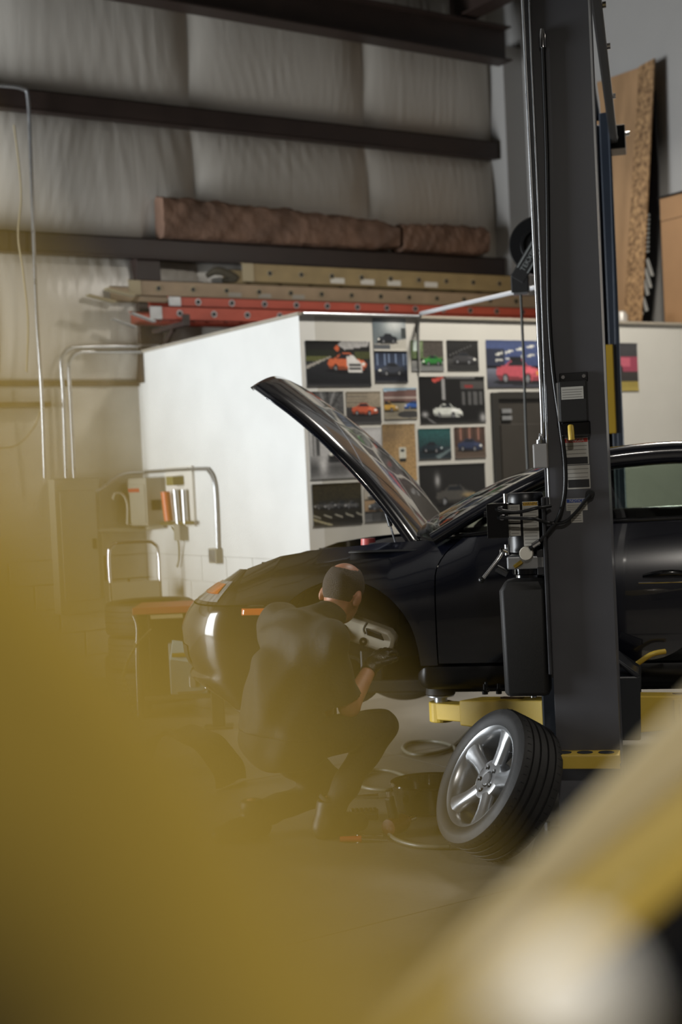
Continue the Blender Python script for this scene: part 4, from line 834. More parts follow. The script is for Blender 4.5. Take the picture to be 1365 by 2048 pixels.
def poster(px0, py0, px1, py1, label, draw, n=64):
    c0 = on(px0, (py0+py1)/2, 1, OY); c1 = on(px1, (py0+py1)/2, 1, OY); zt_ = on((px0+px1)/2, py0, 1, OY)[2]; zb_ = on((px0+px1)/2, py1, 1, OY)[2]
    x0, x1 = c0[0], c1[0]; p = Pic((x1-x0)/(zt_-zb_), n); draw(p); gy = p.a.mean(-1, keepdims=True); p.a = np.clip((gy+(p.a-gy)*.85)*(1+.10*(RNG.random(p.a.shape[:2])[..., None]-.5)), 0, 255)
    v = []; cols = []
    for j in range(p.h):
        for i in range(p.w):
            u, w_ = i/(p.w-1), j/(p.h-1); cur = .004*max(0, (abs(2*w_-1)-.8)/.2)**2
            v.append(((x1-x0)*u, -.0035-cur, (zt_-zb_)*(1-w_))); cols.append((*lin(p.a[j, i]), 1))
    f = [(j*p.w+i, (j+1)*p.w+i, (j+1)*p.w+i+1, j*p.w+i+1) for j in range(p.h-1) for i in range(p.w-1)]
    g = MB().add(v, f); k = len(g.v); g.box(0, x1-x0, -.0025, -.0005, 0, zt_-zb_); cols += [(.7, .7, .68, 1)]*8
    o = g.build('car_photo', PRINT, None, recalc=False); at_ = o.data.color_attributes.new('ink', 'FLOAT_COLOR', 'POINT')
    at_.data.foreach_set('color', np.array(cols, np.float32).ravel()); o.location = (x0, OY, zb_); tag(o, label, 'photo', 'car photos on the office wall')
GR = lambda k: (k, k, k)
def d1(p): p.grad(GR(26), (36, 34, 30), 0, .45).poly([(.55, 0), (1, 0), (.95, .12), (.6, .2), (.5, .1)], (170, 168, 166)).rect(0, .22, .45, .4, (34, 40, 28)).rect(.75, .25, 1, .4, (70, 74, 40)).poly([(0, .33), (.4, .33), (0, .62)], (96, 100, 52)).grad((44, 46, 50), (22, 23, 26), .45, 1).poly([(0, .62), (.42, .34), (.40, .33), (0, .55)], (170, 165, 155)).noise(.15).car(.63, .48, .6, (214, 100, 58), face=1).poly([(.62, .34), (.72, .32), (.86, .5), (.86, .68), (.64, .68)], (214, 212, 208)).rect(.66, .5, .84, .54, (40, 40, 42)).rect(.66, .59, .84, .62, (60, 60, 62)).blob(.48, .17, .035, .06, (206, 92, 50))
def d2(p): p.grad((74, 88, 96), (120, 128, 128)).glow(.65, .2, .4, .3, (226, 228, 224)).rect(.85, .3, 1, .6, (60, 66, 66)).poly([(0, .8), (1, .62), (1, 1), (0, 1)], (176, 172, 160)).rect(0, .8, .5, .95, (84, 88, 92)).car(.42, .62, .6, (34, 38, 44))
def d3(p):
    p.grad((36, 44, 62), (58, 70, 96), 0, .6).grad((34, 38, 50), (22, 24, 32), .6, 1)
    for x in (.08, .3, .42, .62, .86, .95): p.rect(x, .08, x+.05, .45, (150, 172, 206), .6)
    p.rect(.0, .0, 1, .06, (24, 28, 36)).car(.5, .58, .8, (56, 60, 70))
def d4(p): p.grad((120, 140, 96), (80, 96, 60), 0, .6).noise(.5, 0, .6).rect(.38, 0, 1, .55, (74, 68, 62)).noise(.4, 0, .55).rect(.08, 0, .22, .35, (190, 206, 196)).grad((130, 130, 126), (96, 98, 98), .66, 1).car(.64, .66, .62, (40, 124, 48), face=-1)
def d5(p):
    p.grad((44, 44, 44), (26, 26, 26), 0, .6).grad((70, 70, 70), (30, 30, 30), .6, 1)
    for k in range(8): p.rect(.1+k*.09, .45-k*.04, .13+k*.09, .52-k*.045, GR(140), .7)
    p.car(.55, .6, .75, (60, 60, 62), face=1)
def d6(p):
    p.grad((70, 84, 128), (52, 66, 112), 0, .55).grad((110, 114, 130), (44, 46, 56), .6, 1).rect(0, .18, .3, .55, (40, 46, 66))
    for k in range(5): p.poly([(.15+k*.17, .3-k*.055), (.27+k*.17, .25-k*.05), (.27+k*.17, .29-k*.05), (.15+k*.17, .34-k*.055)], (218, 218, 206)); p.poly([(.15+k*.17, .42-k*.035), (.27+k*.17, .39-k*.03), (.27+k*.17, .42-k*.03), (.15+k*.17, .45-k*.035)], (208, 208, 196))
    p.car(.52, .66, .74, (186, 72, 84), (226, 150, 60), 1).rect(.38, .36, .56, .42, (26, 26, 30))
def d7(p): p.grad(GR(90), GR(60)).noise(.8); [p.poly([(.1+k*.2, 0), (.18+k*.2, 0), (.55, .7), (.5, .7)], GR(170 if k % 2 else 40), .5) for k in range(5)]; p.grad(GR(40), GR(26), .7, 1)
def d8(p):
    p.grad((150, 138, 118), (140, 128, 108), 0, .5)
    for k in range(5): p.rect(0, .06+k*.09, .62, .09+k*.09, (90, 84, 74), .7)
    p.noise(.25, 0, .5).grad((60, 58, 58), (44, 43, 44), .5, 1).car(.52, .56, .74, (196, 84, 52), face=1)
def d9(p): p.grad((150, 190, 220), (180, 200, 210), 0, .25).poly([(0, .12), (1, .05), (1, .45), (0, .42)], (112, 82, 76)).rect(0, .28, 1, .34, (190, 180, 170), .7).grad((150, 142, 120), (130, 122, 104), .5, 1).car(.12, .6, .6, (196, 150, 60), face=1).car(.86, .56, .5, (44, 84, 160)).blob(.75, .85, .35, .12, (40, 42, 46), .8)
def d10(p):
    p.grad(GR(22), GR(18)).poly([(.18, .08), (.36, .0), (.38, .05), (.24, .14)], (196, 70, 60)).rect(.345, .05, .39, .5, GR(170), .8).rect(.4, .03, .85, .06, GR(180), .7).rect(.62, .12, .98, .28, (70, 68, 66)).rect(.68, .2, .82, .24, (140, 40, 40))
    for k in range(4): p.rect(.64+k*.09, .34, .69+k*.09, .62, GR(110), .7)
    p.car(.42, .74, .44, (196, 200, 192), face=1).glow(.08, .8, .05, .06, GR(200)).glow(.95, .88, .05, .1, GR(200)).poly([(.05, .8), (.25, 1), (.2, 1)], GR(160), .6)
def d11(p): p.grad(GR(190), GR(176), 0, .55).rect(.04, 0, .14, .55, GR(70)).rect(.06, 0, .09, .55, GR(160)).grad(GR(150), GR(90), .55, .75).grad(GR(80), GR(120), .75, 1).car(.5, .5, .5, GR(44)).glow(.18, .72, .06, .2, GR(230)).glow(.62, .86, .1, .1, GR(210), .6)
def d12(p): p.grad((150, 122, 82), (172, 136, 86)).noise(.3).glow(.3, .2, .4, .1, (128, 104, 74), .6).rect(.5, .42, .68, .62, (190, 190, 176)).rect(.53, .45, .65, .5, (50, 52, 54)).rect(.5, .6, .68, .66, (40, 38, 34)).poly([(.6, .64), (.75, 1), (.5, 1)], (146, 112, 66), .7)
def d13(p): p.grad((40, 92, 92), (34, 64, 66), 0, .6).noise(.4, 0, .6).grad((40, 56, 62), (26, 36, 42), .6, 1).poly([(.5, .9), (1, .65), (1, .72), (.6, 1)], (130, 150, 150), .6).car(.42, .62, .66, (30, 44, 52), (180, 196, 196), 1)
def d14(p):
    p.grad((90, 66, 54), (70, 52, 44), 0, .6)
    for k in range(7): p.rect(.05+k*.14, 0, .1+k*.14, .42, (176, 120, 104) if k % 2 else (50, 40, 38), .8)
    p.grad((96, 80, 66), (80, 66, 56), .62, 1).car(.5, .58, .8, (44, 54, 84), face=1)
def d15(p): p.grad(GR(34), (30, 29, 28)).glow(.27, .3, .04, .12, GR(190)).grad((40, 38, 36), GR(24), .7, 1).car(.55, .58, .62, (74, 72, 68), (226, 190, 110), 1).glow(.72, .58, .08, .04, (220, 170, 80), .5)
def d16(p):
    p.grad((58, 50, 28), (50, 46, 30), 0, .4).noise(.5, 0, .4).grad((44, 42, 34), (34, 32, 26), .4, 1)
    for k in range(4): p.car(.18+k*.2, .52+.02*(k % 2), .3, GR(70+16*(k % 2)), GR(200))
    for k in range(5): p.poly([(.0+k*.22, .72), (.16+k*.22, .8), (.16+k*.22, .83), (.0+k*.22, .75)], (200, 196, 176), .8)
    p.poly([(0, .8), (.4, .98), (.36, 1), (0, .86)], (190, 180, 140), .8)
def d17(p): p.grad((180, 176, 168), (170, 160, 140), 0, .33).grad((170, 140, 104), (160, 130, 96), .36, .68).grad(GR(60), GR(40), .72, 1); p.car(.5, .2, .7, (120, 118, 116)); p.car(.55, .52, .8, (70, 74, 80)); [p.rect(k*.34, .74, k*.34+.3, .98, GR(90-20*k)) for k in range(3)]
def d18(p): p.grad((60, 60, 64), (50, 46, 48), 0, .4).rect(.3, .28, 1, .6, (150, 50, 74)).rect(.55, .3, .8, .5, (190, 80, 100)).grad((50, 44, 40), (40, 36, 34), .6, .8).rect(0, .8, 1, 1, (150, 130, 50)).blob(.45, .55, .15, .12, (30, 30, 32))
for a in [((612, 682, 741, 773), 'large photo of an orange and white race car on a dark track', d1), ((746, 637, 812, 702), 'topmost photo of a dark car on a bright misty road', d2), ((749, 703, 815, 765), 'bluish photo of a grey car inside a glazed hall', d3),
          ((822, 681, 887, 742), 'photo of a green car in front of trees', d4), ((894, 681, 957, 741), 'black and white photo of a speeding dark car', d5), ((973, 681, 1096, 775), 'large photo of a red car in a blue lit garage', d6),
          ((617, 783, 688, 847), 'grey photo of converging lines half hidden by the open lid', d7), ((693, 783, 762, 847), 'photo of an orange red car passing a city facade', d8), ((768, 776, 834, 838), 'photo of a blue car and a yellow car at a circuit', d9),
          ((839, 753, 970, 846), 'large night photo of a silver racing car under a red sign', d10), ((620, 856, 765, 956), 'large black and white photo of a dark car in a studio', d11), ((766, 848, 832, 962), 'upright photo of a small white car crossing brown sand', d12),
          ((837, 857, 902, 918), 'teal photo of a dark car on a wet forest road', d13), ((909, 854, 971, 916), 'photo of a dark blue car before tall brown columns', d14), ((840, 928, 972, 1036), 'large dark photo of a car with a lit yellow headlamp', d15),
          ((625, 966, 724, 1050), 'dark photo of a row of parked grey cars', d16), ((729, 976, 778, 1043), 'small collage of several car photos behind the gas strut', d17), ((1200, 686, 1276, 782), 'photo with a pink car right of the far lift post', d18)]:
    poster(*a[0], a[1], a[2])

# ================================================================ CLUTTER BY THE BACK WALL
def camxy(px, d, z=0): v = at(px, 1024, d); return np.array([v[0], v[1], z])
hc_ = camxy(262, 10.85); e = tag(empty('hand_truck', tuple(hc_), -.35), 'chrome handled hand truck parked by the back wall', 'hand truck')
g = MB().tube([(-.18, 0, .12), (-.185, 0, .6), (-.19, 0, 1.0), (-.16, 0, 1.08), (-.1, 0, 1.1), (.1, 0, 1.1), (.16, 0, 1.08), (.19, 0, 1.0), (.185, 0, .6), (.18, 0, .12)], .013, 12, 4); g.build('handle', M_chrome, e, smooth=60)
MB().box(-.2, .2, -.012, .012, .66, .80).build('cross_plate', M_pan, e, bevel=.003); MB().box(-.22, .22, -.3, 0, .10, .125).build('toe_plate', M_steel, e, bevel=.004)
for s_ in (-1, 1): MB().lathe([(.04, -.025), (.1, -.025), (.12, -.012), (.12, .012), (.1, .025), (.04, .025)], 28, (s_*.23, .06, .12), (1, 0, 0)).build('truck_wheel', M_rub, e, smooth=40)
ts = camxy(285, 10.15)
for k in range(3):
    o = bpy.data.objects.new('spare_tyre', tyre_me); COL.objects.link(o); o.location = (ts[0]+.02*(k % 2), ts[1]-.015*k, .119+k*.2365); o.rotation_euler = (0, 0, k*.4)
    tag(o, ['black spare tyre on the floor, lowest of the stack behind the cart', 'black spare tyre in the middle of the stack behind the cart', 'black spare tyre on top of the stack behind the cart'][k], 'tyre', 'stacked spare tyres')
cc = camxy(338, 9.45); e = tag(empty('service_cart', tuple(cc), math.radians(-32.5)), 'dark service cart with a red top edge beside the car nose', 'cart')
M_cart = mat('cart_dark', (58, 54, 44), .5, var=.1); M_cred = mat('cart_red', (150, 62, 44), .5)
MB().box(-.25, .30, -.22, .22, .685, .73).build('top', M_cred, e, bevel=.006); MB().box(-.13, .08, -.226, -.22, .655, .68).build('name_plate', mat('plate_beige', (160, 146, 110), .5), e)
for sx_ in (-1, 1):
    g = MB().prism([(.025+sx_*.235, -.2, .0), (.025+sx_*.235, .2, .0), (.025+sx_*.235, .2, .68), (.025+sx_*.235, -.2, .68)], (sx_*.02, 0, 0)); g.build('side_panel', M_cart, e, bevel=.004)
    MB().tube([(.025+sx_*.27, -.21, .02), (.025+sx_*.262, -.215, .4), (.025+sx_*.25, -.215, .6), (.025+sx_*.27, -.21, .68)], .008, 8, 4).build('edge_tube', M_alu, e, smooth=60)
MB().box(-.2, .25, -.2, .2, .12, .15).build('shelf', M_cart, e, bevel=.003); MB().box(-.2, .25, .18, .2, .15, .68).build('back_panel', M_cart, e)
vb = LMc = Matrix.Translation(Vector(cc)) @ Matrix.Rotation(math.radians(-32.5), 4, 'Z')
def on_cart(x, y, z): return vb @ Vector((x, y, z))
o = empty('machine_block', on_cart(.06, -.13, .15), math.radians(-32.5)); tag(o, 'pale blue machine block with brass valve on the cart shelf', 'valve block')
M_pb = mat('pale_blue_paint', (150, 172, 176), .4, var=.08); MB().box(-.09, .16, -.07, .12, .0, .34).build('machine_body', mat('dusty_blue', (106, 122, 124), .5, var=.1), o, bevel=.01); MB().obox((.03, -.085, .28), (.98, 0, -.18), (0, 1, 0), (.18, 0, .98), .10, .012, .065).build('face_plate', M_pb, o, bevel=.004)
g = MB(); g.cyl((-.06, -.115, .265), (.03, -.115, .265), .014, 12); g.cyl((.03, -.11, .255), (.07, -.12, .31), .011, 10); g.build('brass_valve', mat('brass', (190, 160, 70), .3, .8), o, smooth=40); MB().box(.04, .08, -.09, -.07, .05, .12).build('gauge', M_alu, o, bevel=.003)
hp = [camxy(285, 8.8, .62), camxy(262, 8.75, .56), camxy(240, 8.7, .46), camxy(228, 8.7, .36), camxy(235, 8.75, .2), camxy(262, 8.75, .03)]
core = []
for i in range(241):
    u = i/240*5; k = min(int(u), 4); t_ = u-k; p = hp[k]*(1-t_)+hp[k+1]*t_; a = i*.62; core.append(p+.02*(math.cos(a)*F0+math.sin(a)*(R0*.7+ZZ*.7)))
o = MB().tube(core, .005, 6).build('coiled_hose', mat('olive_hose', (96, 88, 56), .5), None, smooth=60); tag(o, 'ribbed coiled hose hanging beside the service cart', 'hose'); localise(o, tuple(hp[-1]))
jc = on(437, 1456, 2, 0); e = tag(empty('support_stand', tuple(jc), math.radians(-30)), 'dark square support stand with foot plate under the car nose', 'stand')
MB().box(-.04, .04, -.04, .04, .012, .40).build('post', M_cart, e, bevel=.004); MB().box(-.09, .09, -.08, .08, 0, .012).build('foot_plate', M_cart, e); MB().tube([(-.055, -.05, .40), (-.055, -.05, .30), (-.07, -.05, .25), (-.12, -.05, .235), (-.24, -.05, .235)], .008, 8, 5).build('bent_handle', M_chrome, e, smooth=60); MB().box(-.06, .06, -.06, .06, .40, .43).build('saddle', M_steel, e, bevel=.006)
# arched plastic wheel liner lying on the floor behind the mechanic
lc = on(400, 1600, 2, 0); e0_ = math.radians(-8)
g = MB(); A = np.linspace(.15, PI*.98, 30); rows = []
for k, yy in enumerate(np.linspace(-.14, .14, 8)):
    rows.append([(-.30*math.cos(a), yy+.01*math.sin(5*a), max(.003, .27*math.sin(a)-.012+.008*math.sin(9*a+k))) for a in A])
g.grid(rows); o = g.build('wheel_arch_liner', mat('liner_black', (26, 25, 23), .5, bump=.3, bs=60), None, smooth=60, solid=.004); o.location = (lc[0]+.12, lc[1]+.45, .0); o.rotation_euler = (0, 0, math.radians(-60)); tag(o, 'black plastic wheel arch liner lying on the floor left of the mechanic', 'arch liner')

# ================================================================ FLOOR TOOLS
fl_ = lambda x, y, z=0: on(x, y, 2, z)
pc = fl_(862, 1596, .05)
e = tag(empty('drain_pan', (pc[0], pc[1], .0)), 'round black drain pan on the floor behind the alloy wheel', 'pan')
MB().lathe([(0, .004), (.13, .004), (.145, .012), (.165, .125), (.18, .13), (.184, .124), (.172, .118), (.155, .004), (.14, 0), (0, 0)], 48).build('basin', M_trimb, e, smooth=40); MB().lathe([(.0, .03), (.146, .03), (.146, .031), (0, .031)], 40).build('old_oil', mat('old_oil', (20, 14, 8), .05), e)
hz_ = .012
pts = [(955, 1442), (930, 1470), (900, 1496), (860, 1508), (822, 1508), (806, 1496), (822, 1485), (870, 1483), (905, 1492), (914, 1512), (905, 1530), (890, 1545)]
o = MB().tube([fl_(x, y, hz_) for x, y in pts], .0105, 10, 6).build('air_hose', mat('grey_green_hose', (98, 96, 84), .4), None, smooth=60); tag(o, 'grey air hose looped on the floor below the yellow arm', 'hose', 'air hoses on the floor'); localise(o, tuple(fl_(955, 1442, 0)))
pts = [(812, 1553), (780, 1542), (745, 1541), (720, 1553), (716, 1567), (735, 1577), (775, 1580), (800, 1575)]
o = MB().tube([fl_(x, y, hz_) for x, y in pts], .0105, 10, 6).build('air_hose', mat('grey_green_hose', (98, 96, 84), .4), None, smooth=60); tag(o, 'grey air hose loop on the floor left of the drain pan', 'hose', 'air hoses on the floor'); localise(o, tuple(fl_(812, 1553, 0)))
pts = [(776, 1640), (775, 1662), (795, 1680), (840, 1692), (900, 1694)]
o = MB().tube([fl_(x, y, hz_) for x, y in pts], .0095, 10, 6).build('air_hose', mat('grey_green_hose', (98, 96, 84), .4), None, smooth=60); tag(o, 'dark air hose running from the impact wrench towards the wheel', 'hose', 'air hoses on the floor'); localise(o, tuple(fl_(776, 1640, 0)))
ic = fl_(796, 1668); e = tag(empty('impact_wrench', tuple(ic), math.radians(20)), 'dark red air impact wrench standing on the floor by the pan', 'wrench')
MB().lathe([(0, -.07), (.034, -.065), (.038, -.02), (.038, .03), (.028, .06), (.014, .065), (.014, .085), (0, .085)], 24, (0, 0, .041), (1, 0, 0)).build('motor_housing', mat('dark_red_paint', (84, 34, 20), .4, var=.1), e, smooth=40)
g = MB(); g.bar((-.02, 0, .06), (-.05, 0, .17), .036, .034); g.build('grip', M_blkm, e, bevel=.01); MB().cyl((-.05, 0, .17), (-.056, 0, .195), .012, 12).build('air_inlet', M_chrome, e, smooth=40); MB().cyl((.085, 0, .041), (.125, 0, .041), .014, 12).build('drive_socket', M_chrome, e, smooth=40); MB().box(-.02, .0, -.006, .006, .085, .11).build('trigger', M_chrome, e)
# tools scattered left of the wrench
def ratchet(px, py, ang, L, label, m):
    p = fl_(px, py); e = tag(empty('ratchet', (p[0], p[1], 0), ang), label, 'tool'); MB().tube([(0, 0, .016), (L*.55, 0, .014), (L*.6, 0, .013), (L, 0, .013)], [.008, .007, .010, .012], 10).build('shaft', m, e, smooth=50); MB().lathe([(0, 0), (.018, 0), (.018, .026), (0, .026)], 20, (-.008, 0, .0)).build('head', m, e, smooth=40)
ratchet(685, 1600, math.radians(-34), .17, 'long chrome ratchet lying on the floor by the boot', M_chrome); ratchet(725, 1680, math.radians(-40), .09, 'short chrome tool lying in front of the boot', M_chrome)
p = fl_(728, 1636); e = tag(empty('socket_tray', (p[0], p[1], 0), math.radians(-35)), 'low black socket tray between the mechanic and the pan', 'tray'); MB().box(-.065, .065, -.05, .05, 0, .03).build('tray_body', M_blkm, e, bevel=.006)
for k in range(6): MB().cyl((-.05+k*.02, 0, .03), (-.05+k*.02, 0, .045), .008, 12).build('socket', M_steel, e, smooth=40)
p = fl_(670, 1660); e = tag(empty('pry_tool', (p[0]-.10, p[1]-.20, 0), math.radians(-40)), 'tool with a red grip lying in front of the boot', 'tool'); MB().tube([(0, 0, .015), (.09, 0, .015)], [.012, .014], 12).build('grip', M_red, e, smooth=50); MB().tube([(.09, 0, .015), (.2, 0, .008)], .005, 8).build('blade', M_chrome, e, smooth=50)

# ================================================================ MECHANIC crouching at the wheel arch (local: x image right, y away, z up)
PO = (3.11, 5.14, 0); PR = math.radians(-32.5)
man = tag(empty('person', PO, PR), 'balding person in dark work clothes and black gloves crouching at the wheel arch', 'person')
v3 = lambda *a: np.array(a, np.float32)
PEL, MID, CHE, NEC, HED = v3(-.16, -.03, .43), v3(-.125, .0, .66), v3(-.05, .03, .82), v3(.07, .10, .925), v3(.128, .165, 1.015)
SHR, SHL = v3(.055, -.115, .83), v3(-.155, .175, .885); ELR, WRR = v3(.135, -.06, .55), v3(.235, .13, .685); ELL, WRL = v3(.02, .33, .65), v3(.12, .47, .80)
HPR, HPL = v3(-.10, -.11, .42), v3(-.22, .05, .42); KNR, ANR = v3(.265, .0, .455), v3(.03, -.04, .10); KNL, ANL = v3(.04, .27, .14), v3(-.30, .02, .09)
fd = v3(.35, .75, -.55); fd /= np.linalg.norm(fd); rt = v3(.88, -.40, -.25); rt -= fd*(rt@fd); rt /= np.linalg.norm(rt); upn = np.cross(rt, fd); HM = np.stack([rt, fd, upn])
def U_(ds, k):
    d = ds[0]
    for e_ in ds[1:]: d = smin(d, e_, k)
    return d
def torso(p, g=0):
    ds = [cone(p, PEL, MID, .135+g, .13+g), cone(p, MID, CHE, .13+g, .125+g), cone(p, CHE, NEC, .115+g, .06+g), cone(p, CHE, SHR, .11+g, .072+g), cone(p, CHE, SHL, .11+g, .075+g), cone(p, HPR, MID, .12+g, .11+g), cone(p, HPL, MID, .12+g, .11+g), cone(p, MID, SHR, .11+g, .07+g), cone(p, MID, SHL, .11+g, .07+g), cone(p, v3(-.05, .0, .50), v3(.0, .02, .74), .125+g, .12+g)]
    return U_(ds, .05)
def rleg(p, g=0): return U_([cone(p, HPR, KNR, .088+g, .062+g), cone(p, KNR, ANR, .060+g, .042+g)], .03)
def lleg(p, g=0): return U_([cone(p, HPL, KNL, .09+g, .062+g), cone(p, KNL, ANL, .060+g, .042+g)], .03)
def head(p):
    q_ = (p-HED)@HM.T/1.1
    sk = ell(q_, (0, -.005, .02), (.076, .097, .095)); jaw = ell(q_, (0, .045, -.055), (.056, .055, .06)); d = smin(sk, jaw, .04)
    d = smin(d, cone(q_, (0, .10, -.01), (0, .115, -.035), .008, .013), .015)
    for s_ in (-1, 1): d = smin(d, ell(q_, (s_*.08, -.002, -.022), (.012, .024, .034)), .008)
    d = smin(d, ell(q_, (0, .085, -.07), (.024, .012, .008)), .01)
    for s_ in (-1, 1): d = np.maximum(d, -ell(q_, (s_*.032, .098, .0), (.015, .012, .009)))
    return d
def hand(p, w, dirv, side, g=0):
    dirv = dirv/np.linalg.norm(dirv); c = w+dirv*.05; sd = np.cross(dirv, v3(0, 0, 1)); sd /= np.linalg.norm(sd); nr = np.cross(sd, dirv)
    ds = [cone(p, w, w+dirv*.03, .028+g, .032+g), cone(p, w+dirv*.03-sd*.022, w+dirv*.085-sd*.028, .017+g, .014+g), cone(p, w+dirv*.03+sd*.022, w+dirv*.085+sd*.028, .017+g, .014+g), cone(p, w+dirv*.02, w+dirv*.09, .02+g, .015+g)]
    d = U_(ds, .02)
    for k, L in enumerate((.062, .074, .070, .055)):
        b0 = w+dirv*.088+sd*(-.031+.0207*k); b1 = b0+dirv*L*.5-nr*.012; b2 = b1+dirv*L*.30-nr*L*.35; b3 = b2+dirv*L*.05-nr*L*.38
        d = smin(d, U_([cone(p, b0, b1, .0105+g, .0095+g), cone(p, b1, b2, .0095+g, .0088+g), cone(p, b2, b3, .0088+g, .0078+g)], .004), .006)
    t0 = w+dirv*.03+sd*side*.03; t1 = t0+dirv*.035+sd*side*.028-nr*.012; t2 = t1+dirv*.03+sd*side*.004-nr*.018
    return smin(d, U_([cone(p, t0, t1, .014+g, .0115+g), cone(p, t1, t2, .0115+g, .009+g)], .006), .01)
DR, DL = v3(.55, .55, .55), v3(.1, .3, .6)
def boot(p, an, d, g=0):
    d = d/np.linalg.norm(d); h_ = v3(an[0], an[1], .045)-d*.03
    return U_([cone(p, an+v3(0, 0, .04), h_, .05+g, .045+g), cone(p, h_, h_+d*.11-v3(0, 0, .005), .045+g, .042+g), cone(p, h_+d*.11-v3(0, 0, .005), h_+d*.19-v3(0, 0, .01), .042+g, .034+g)], .03)
FR, FL = v3(.78, .6, 0), v3(-.78, -.5, .0)
def bodyf(p):
    d = U_([torso(p, -.012), rleg(p, -.012), lleg(p, -.012)], .03); d = U_([d, cone(p, NEC-v3(0, 0, .03), HED-upn*.03, .058, .054), head(p)], .02)
    for S, E, Wp, D, sd_ in ((SHR, ELR, WRR, DR, 1), (SHL, ELL, WRL, DL, -1)):
        d = smin(d, U_([cone(p, S, E, .055, .043), cone(p, E, Wp, .044, .030)], .02), .02); d = smin(d, hand(p, Wp, D, sd_), .01)
    d = U_([d, boot(p, ANR, FR, -.012), boot(p, ANL, FL, -.012)], .01)
    return d
M_skin = mat('skin', (176, 120, 92), .5, var=.12, vs=25)
V, Fc = surface_net(bodyf, (-.50, -.32, .0), (.50, .62, 1.22), .0085); body = net_obj('body', V, Fc, M_skin, man)
def fold(p, s): return .007*np.sin(26*p[..., 2]+9*p[..., 0]*3+3*np.sin(11*p[..., 1]+7*p[..., 2]))*s+.0045*np.sin(41*p[..., 0]-23*p[..., 2]+5*np.sin(9*p[..., 1]))*s
def shirtf(p):
    d = torso(p, .012); sl = ELR+(SHR-ELR)*.06; sl2 = ELL+(SHL-ELL)*.1
    d = smin(d, cone(p, SHR, sl, .074, .066), .03); d = smin(d, cone(p, SHL, sl2, .074, .066), .03)
    fl_b = cone(p, PEL+v3(-.01, -.02, .03), MID+v3(-.03, -.03, 0), .15, .135); d = smin(d, fl_b, .04)
    d = d+fold(p, 1)
    d = np.maximum(d, (.455-.12*(p[..., 0]+.2))-p[..., 2]+0*d) if True else d
    cutn = (HED-NEC)/np.linalg.norm(HED-NEC); d = np.maximum(d, (p-(NEC+cutn*.018))@cutn-.0)
    dr_ = (ELR-SHR)/np.linalg.norm(ELR-SHR); nearR = np.linalg.norm(p-ELR, axis=-1) < .12; d = np.where(nearR, np.maximum(d, (p-(ELR-dr_*.03))@dr_), d)
    return d
M_shirt = mat('charcoal_shirt', (38, 37, 36), .75, var=.12, vs=30, bump=.1, bs=60)
V, Fc = surface_net(shirtf, (-.46, -.34, .36), (.34, .50, 1.10), .009); shirt = net_obj('shirt', V, Fc, M_shirt, man)
ca = (HED-NEC)/np.linalg.norm(HED-NEC)
MB().lathe([(.070, -.03), (.072, .0), (.068, .022), (.062, .026), (.060, .02), (.062, -.03)], 32, (NEC+ca*.002).astype(float), ca.astype(float)).build('collar', M_shirt, shirt, smooth=60)
def trf(p):
    d = U_([cone(p, HPR, HPL, .125, .125), cone(p, PEL-v3(.02, .02, 0), PEL+v3(0, 0, .06), .13, .13), rleg(p, .012), lleg(p, .012)], .05)+fold(p, .8)
    d = np.maximum(d, p[..., 2]-.52)
    for K, A_ in ((KNR, ANR), (KNL, ANL)):
        dv = (A_-K)/np.linalg.norm(A_-K); nr = np.linalg.norm(p-A_, axis=-1) < .12; d = np.where(nr, np.maximum(d, (p-A_)@dv), d)
    return d
V, Fc = surface_net(trf, (-.46, -.34, .0), (.44, .46, .60), .009); net_obj('trousers', V, Fc, mat('dark_trousers', (28, 27, 26), .8, var=.15, vs=30, bump=.1, bs=80), man)
M_boot = mat('work_boot', (30, 27, 24), .5)
for an, d_ in ((ANR, FR), (ANL, FL)):
    lo_ = np.minimum(an, an+d_*.25)-.08; hi_ = np.maximum(an, an+d_*.25)+.1; lo_[2] = -.03
    V, Fc = surface_net(lambda p: np.maximum(np.maximum(boot(p, an, d_, .004), -p[..., 2]+.003), p[..., 2]-.16), lo_, hi_, .007); net_obj('boot', V, Fc, M_boot, man)
M_glove = mat('black_nitrile_glove', (20, 20, 21), .35, bump=.15, bs=120)
for Wp, D, sd_, E in ((WRR, DR, 1, ELR), (WRL, DL, -1, ELL)):
    def gl(p):
        dv = (Wp-E)/np.linalg.norm(Wp-E); d = smin(hand(p, Wp, D, sd_, .0035), cone(p, Wp-dv*.06, Wp, .038, .034), .01); return np.maximum(d, (Wp-dv*.035-p)@dv)
    V, Fc = surface_net(gl, Wp-.08, Wp+D/np.linalg.norm(D)*.16+.08, .005); net_obj('glove', V, Fc, M_glove, man)
def hairf(p):
    q_ = (p-HED)@HM.T/1.1; d = ell(q_, (0, -.007, .021), (.0785, .0985, .0975))
    d = np.maximum(d, -(np.linalg.norm((q_-v3(.0, -.055, .105))/v3(.055, .058, .06), axis=-1)-1)*.04)          # bald crown
    d = np.maximum(d, q_[..., 1]-.045-.25*np.maximum(q_[..., 2]-.02, 0)); d = np.maximum(d, -.075-.30*q_[..., 1]*0-q_[..., 2])
    d = np.maximum(d, -np.minimum(np.minimum(ell(q_, (.08, .004, -.022), (.018, .026, .036)), ell(q_, (-.08, .004, -.022), (.018, .026, .036))), 1)); return d
V, Fc = surface_net(hairf, HED-.15, HED+.15, .0045); net_obj('hair', V, Fc, mat('short_dark_hair', (54, 42, 32), .6, var=.3, vs=120, bump=.5, bs=300), man)
MB().lathe([(.040, -.004), (.043, -.002), (.043, .012), (.040, .014)], 24, ANR.astype(float)+np.array([0, 0, .06]), (ANR-KNR).astype(float)).build('trouser_cuff', MATS['dark_trousers'], man, smooth=60)

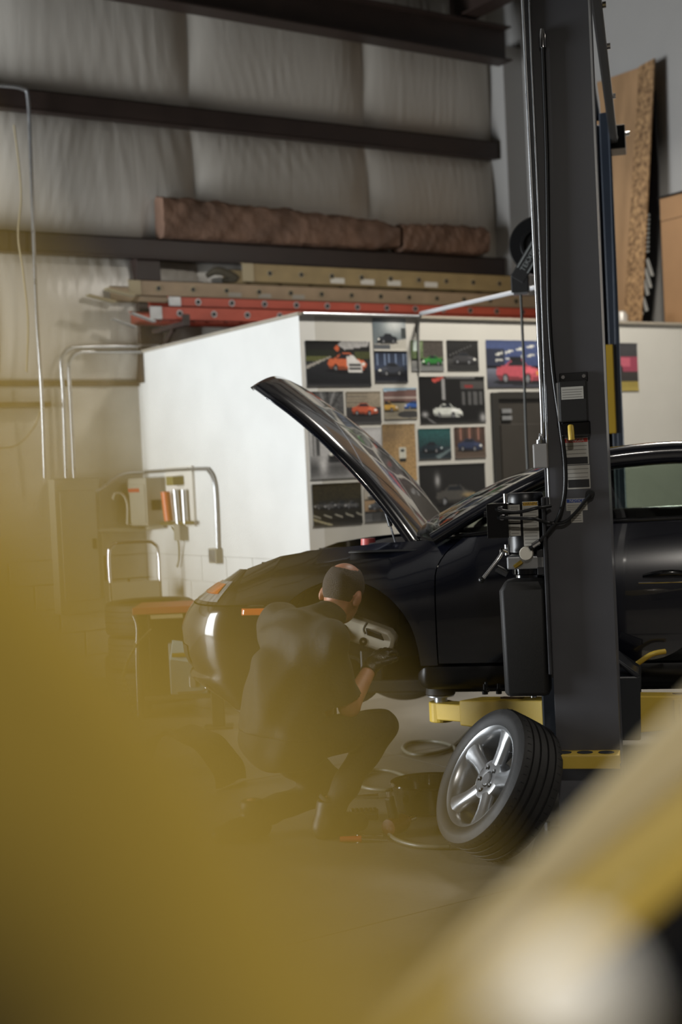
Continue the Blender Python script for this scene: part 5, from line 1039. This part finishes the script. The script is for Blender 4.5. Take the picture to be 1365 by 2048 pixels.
# ================================================================ YELLOW CAR CLOSE TO THE CAMERA
M_yc = mat('yellow_car_paint', (164, 140, 62), .3, coat=.5, var=.04, vs=3)
yc = tag(empty('yellow_car', tuple(at(1100, 2300, 1.2)[:2])+(0,)), 'blurred yellow car with open door close in front of the camera', 'car'); yo = np.array(yc.location)
edge = [(-700, -300), (-420, 150), (-200, 480), (-30, 710), (200, 1000), (370, 1180), (475, 1310), (590, 1480), (690, 1650), (760, 1800), (850, 1930), (960, 2060), (1150, 2200)]
E_ = [np.array(p, float) for p in edge]; rows = []
for i, p in enumerate(E_):
    t_ = E_[min(i+1, len(E_)-1)]-E_[max(i-1, 0)]; t_ /= np.linalg.norm(t_); nrm = np.array([-t_[1], t_[0]]); nrm = nrm if nrm[0] < 0 else -nrm
    rows.append([at(*(p+nrm*k), .122+dd)-yo for k, dd in ((0, .004), (16, .001), (50, 0), (150, .0), (400, .003), (1000, .01), (2200, .04), (5000, .12))])
MB().grid(rows).build('open_door', M_yc, yc, smooth=60, solid=.0045001, subsurf=1)
cr = [at(*p, .112)-yo for p in ((-1100, 1740), (-150, 1780), (70, 1970), (260, 2300), (-900, 3100))]; MB().prism(cr, _f*.004).build('dark_corner_plate', M_blk, yc)  # black plate added to darken the lower left corner of the frame
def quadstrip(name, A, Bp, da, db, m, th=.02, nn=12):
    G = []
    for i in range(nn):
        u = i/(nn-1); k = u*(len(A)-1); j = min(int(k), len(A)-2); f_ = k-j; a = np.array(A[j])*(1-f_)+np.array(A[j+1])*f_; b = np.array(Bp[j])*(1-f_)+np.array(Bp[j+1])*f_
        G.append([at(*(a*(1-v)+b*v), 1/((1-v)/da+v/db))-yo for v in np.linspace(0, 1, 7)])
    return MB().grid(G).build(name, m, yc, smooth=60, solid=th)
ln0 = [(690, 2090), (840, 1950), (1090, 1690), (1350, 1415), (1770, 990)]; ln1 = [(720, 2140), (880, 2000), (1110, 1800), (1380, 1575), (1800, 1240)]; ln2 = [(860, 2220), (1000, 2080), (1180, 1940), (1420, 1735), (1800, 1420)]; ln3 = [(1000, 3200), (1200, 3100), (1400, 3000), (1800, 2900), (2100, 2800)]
quadstrip('glass_glare_strip', ln0, ln1, .95, .95, mat('pale_glare_paint', (178, 168, 138), .4), .006)  # reflection on the window glass, put in as a pale beige strip
quadstrip('front_fender', ln1, ln2, .95, .80, M_yc, .02)
quadstrip('side_window', ln2, ln3, .80, .90, mat('dark_tinted_glass', (14, 15, 18), .1), .02)
lp = at(1125, 2010, .30)-yo; MB().lathe([(0, .008), (.007, .007), (.012, .003), (.0138, 0), (.012, -.006), (0, -.008)], 32, lp, -_f).build('white_disc', mat('disc_white', (248, 248, 244), .25), yc, smooth=60)  # small white disc added to show as a soft white blob
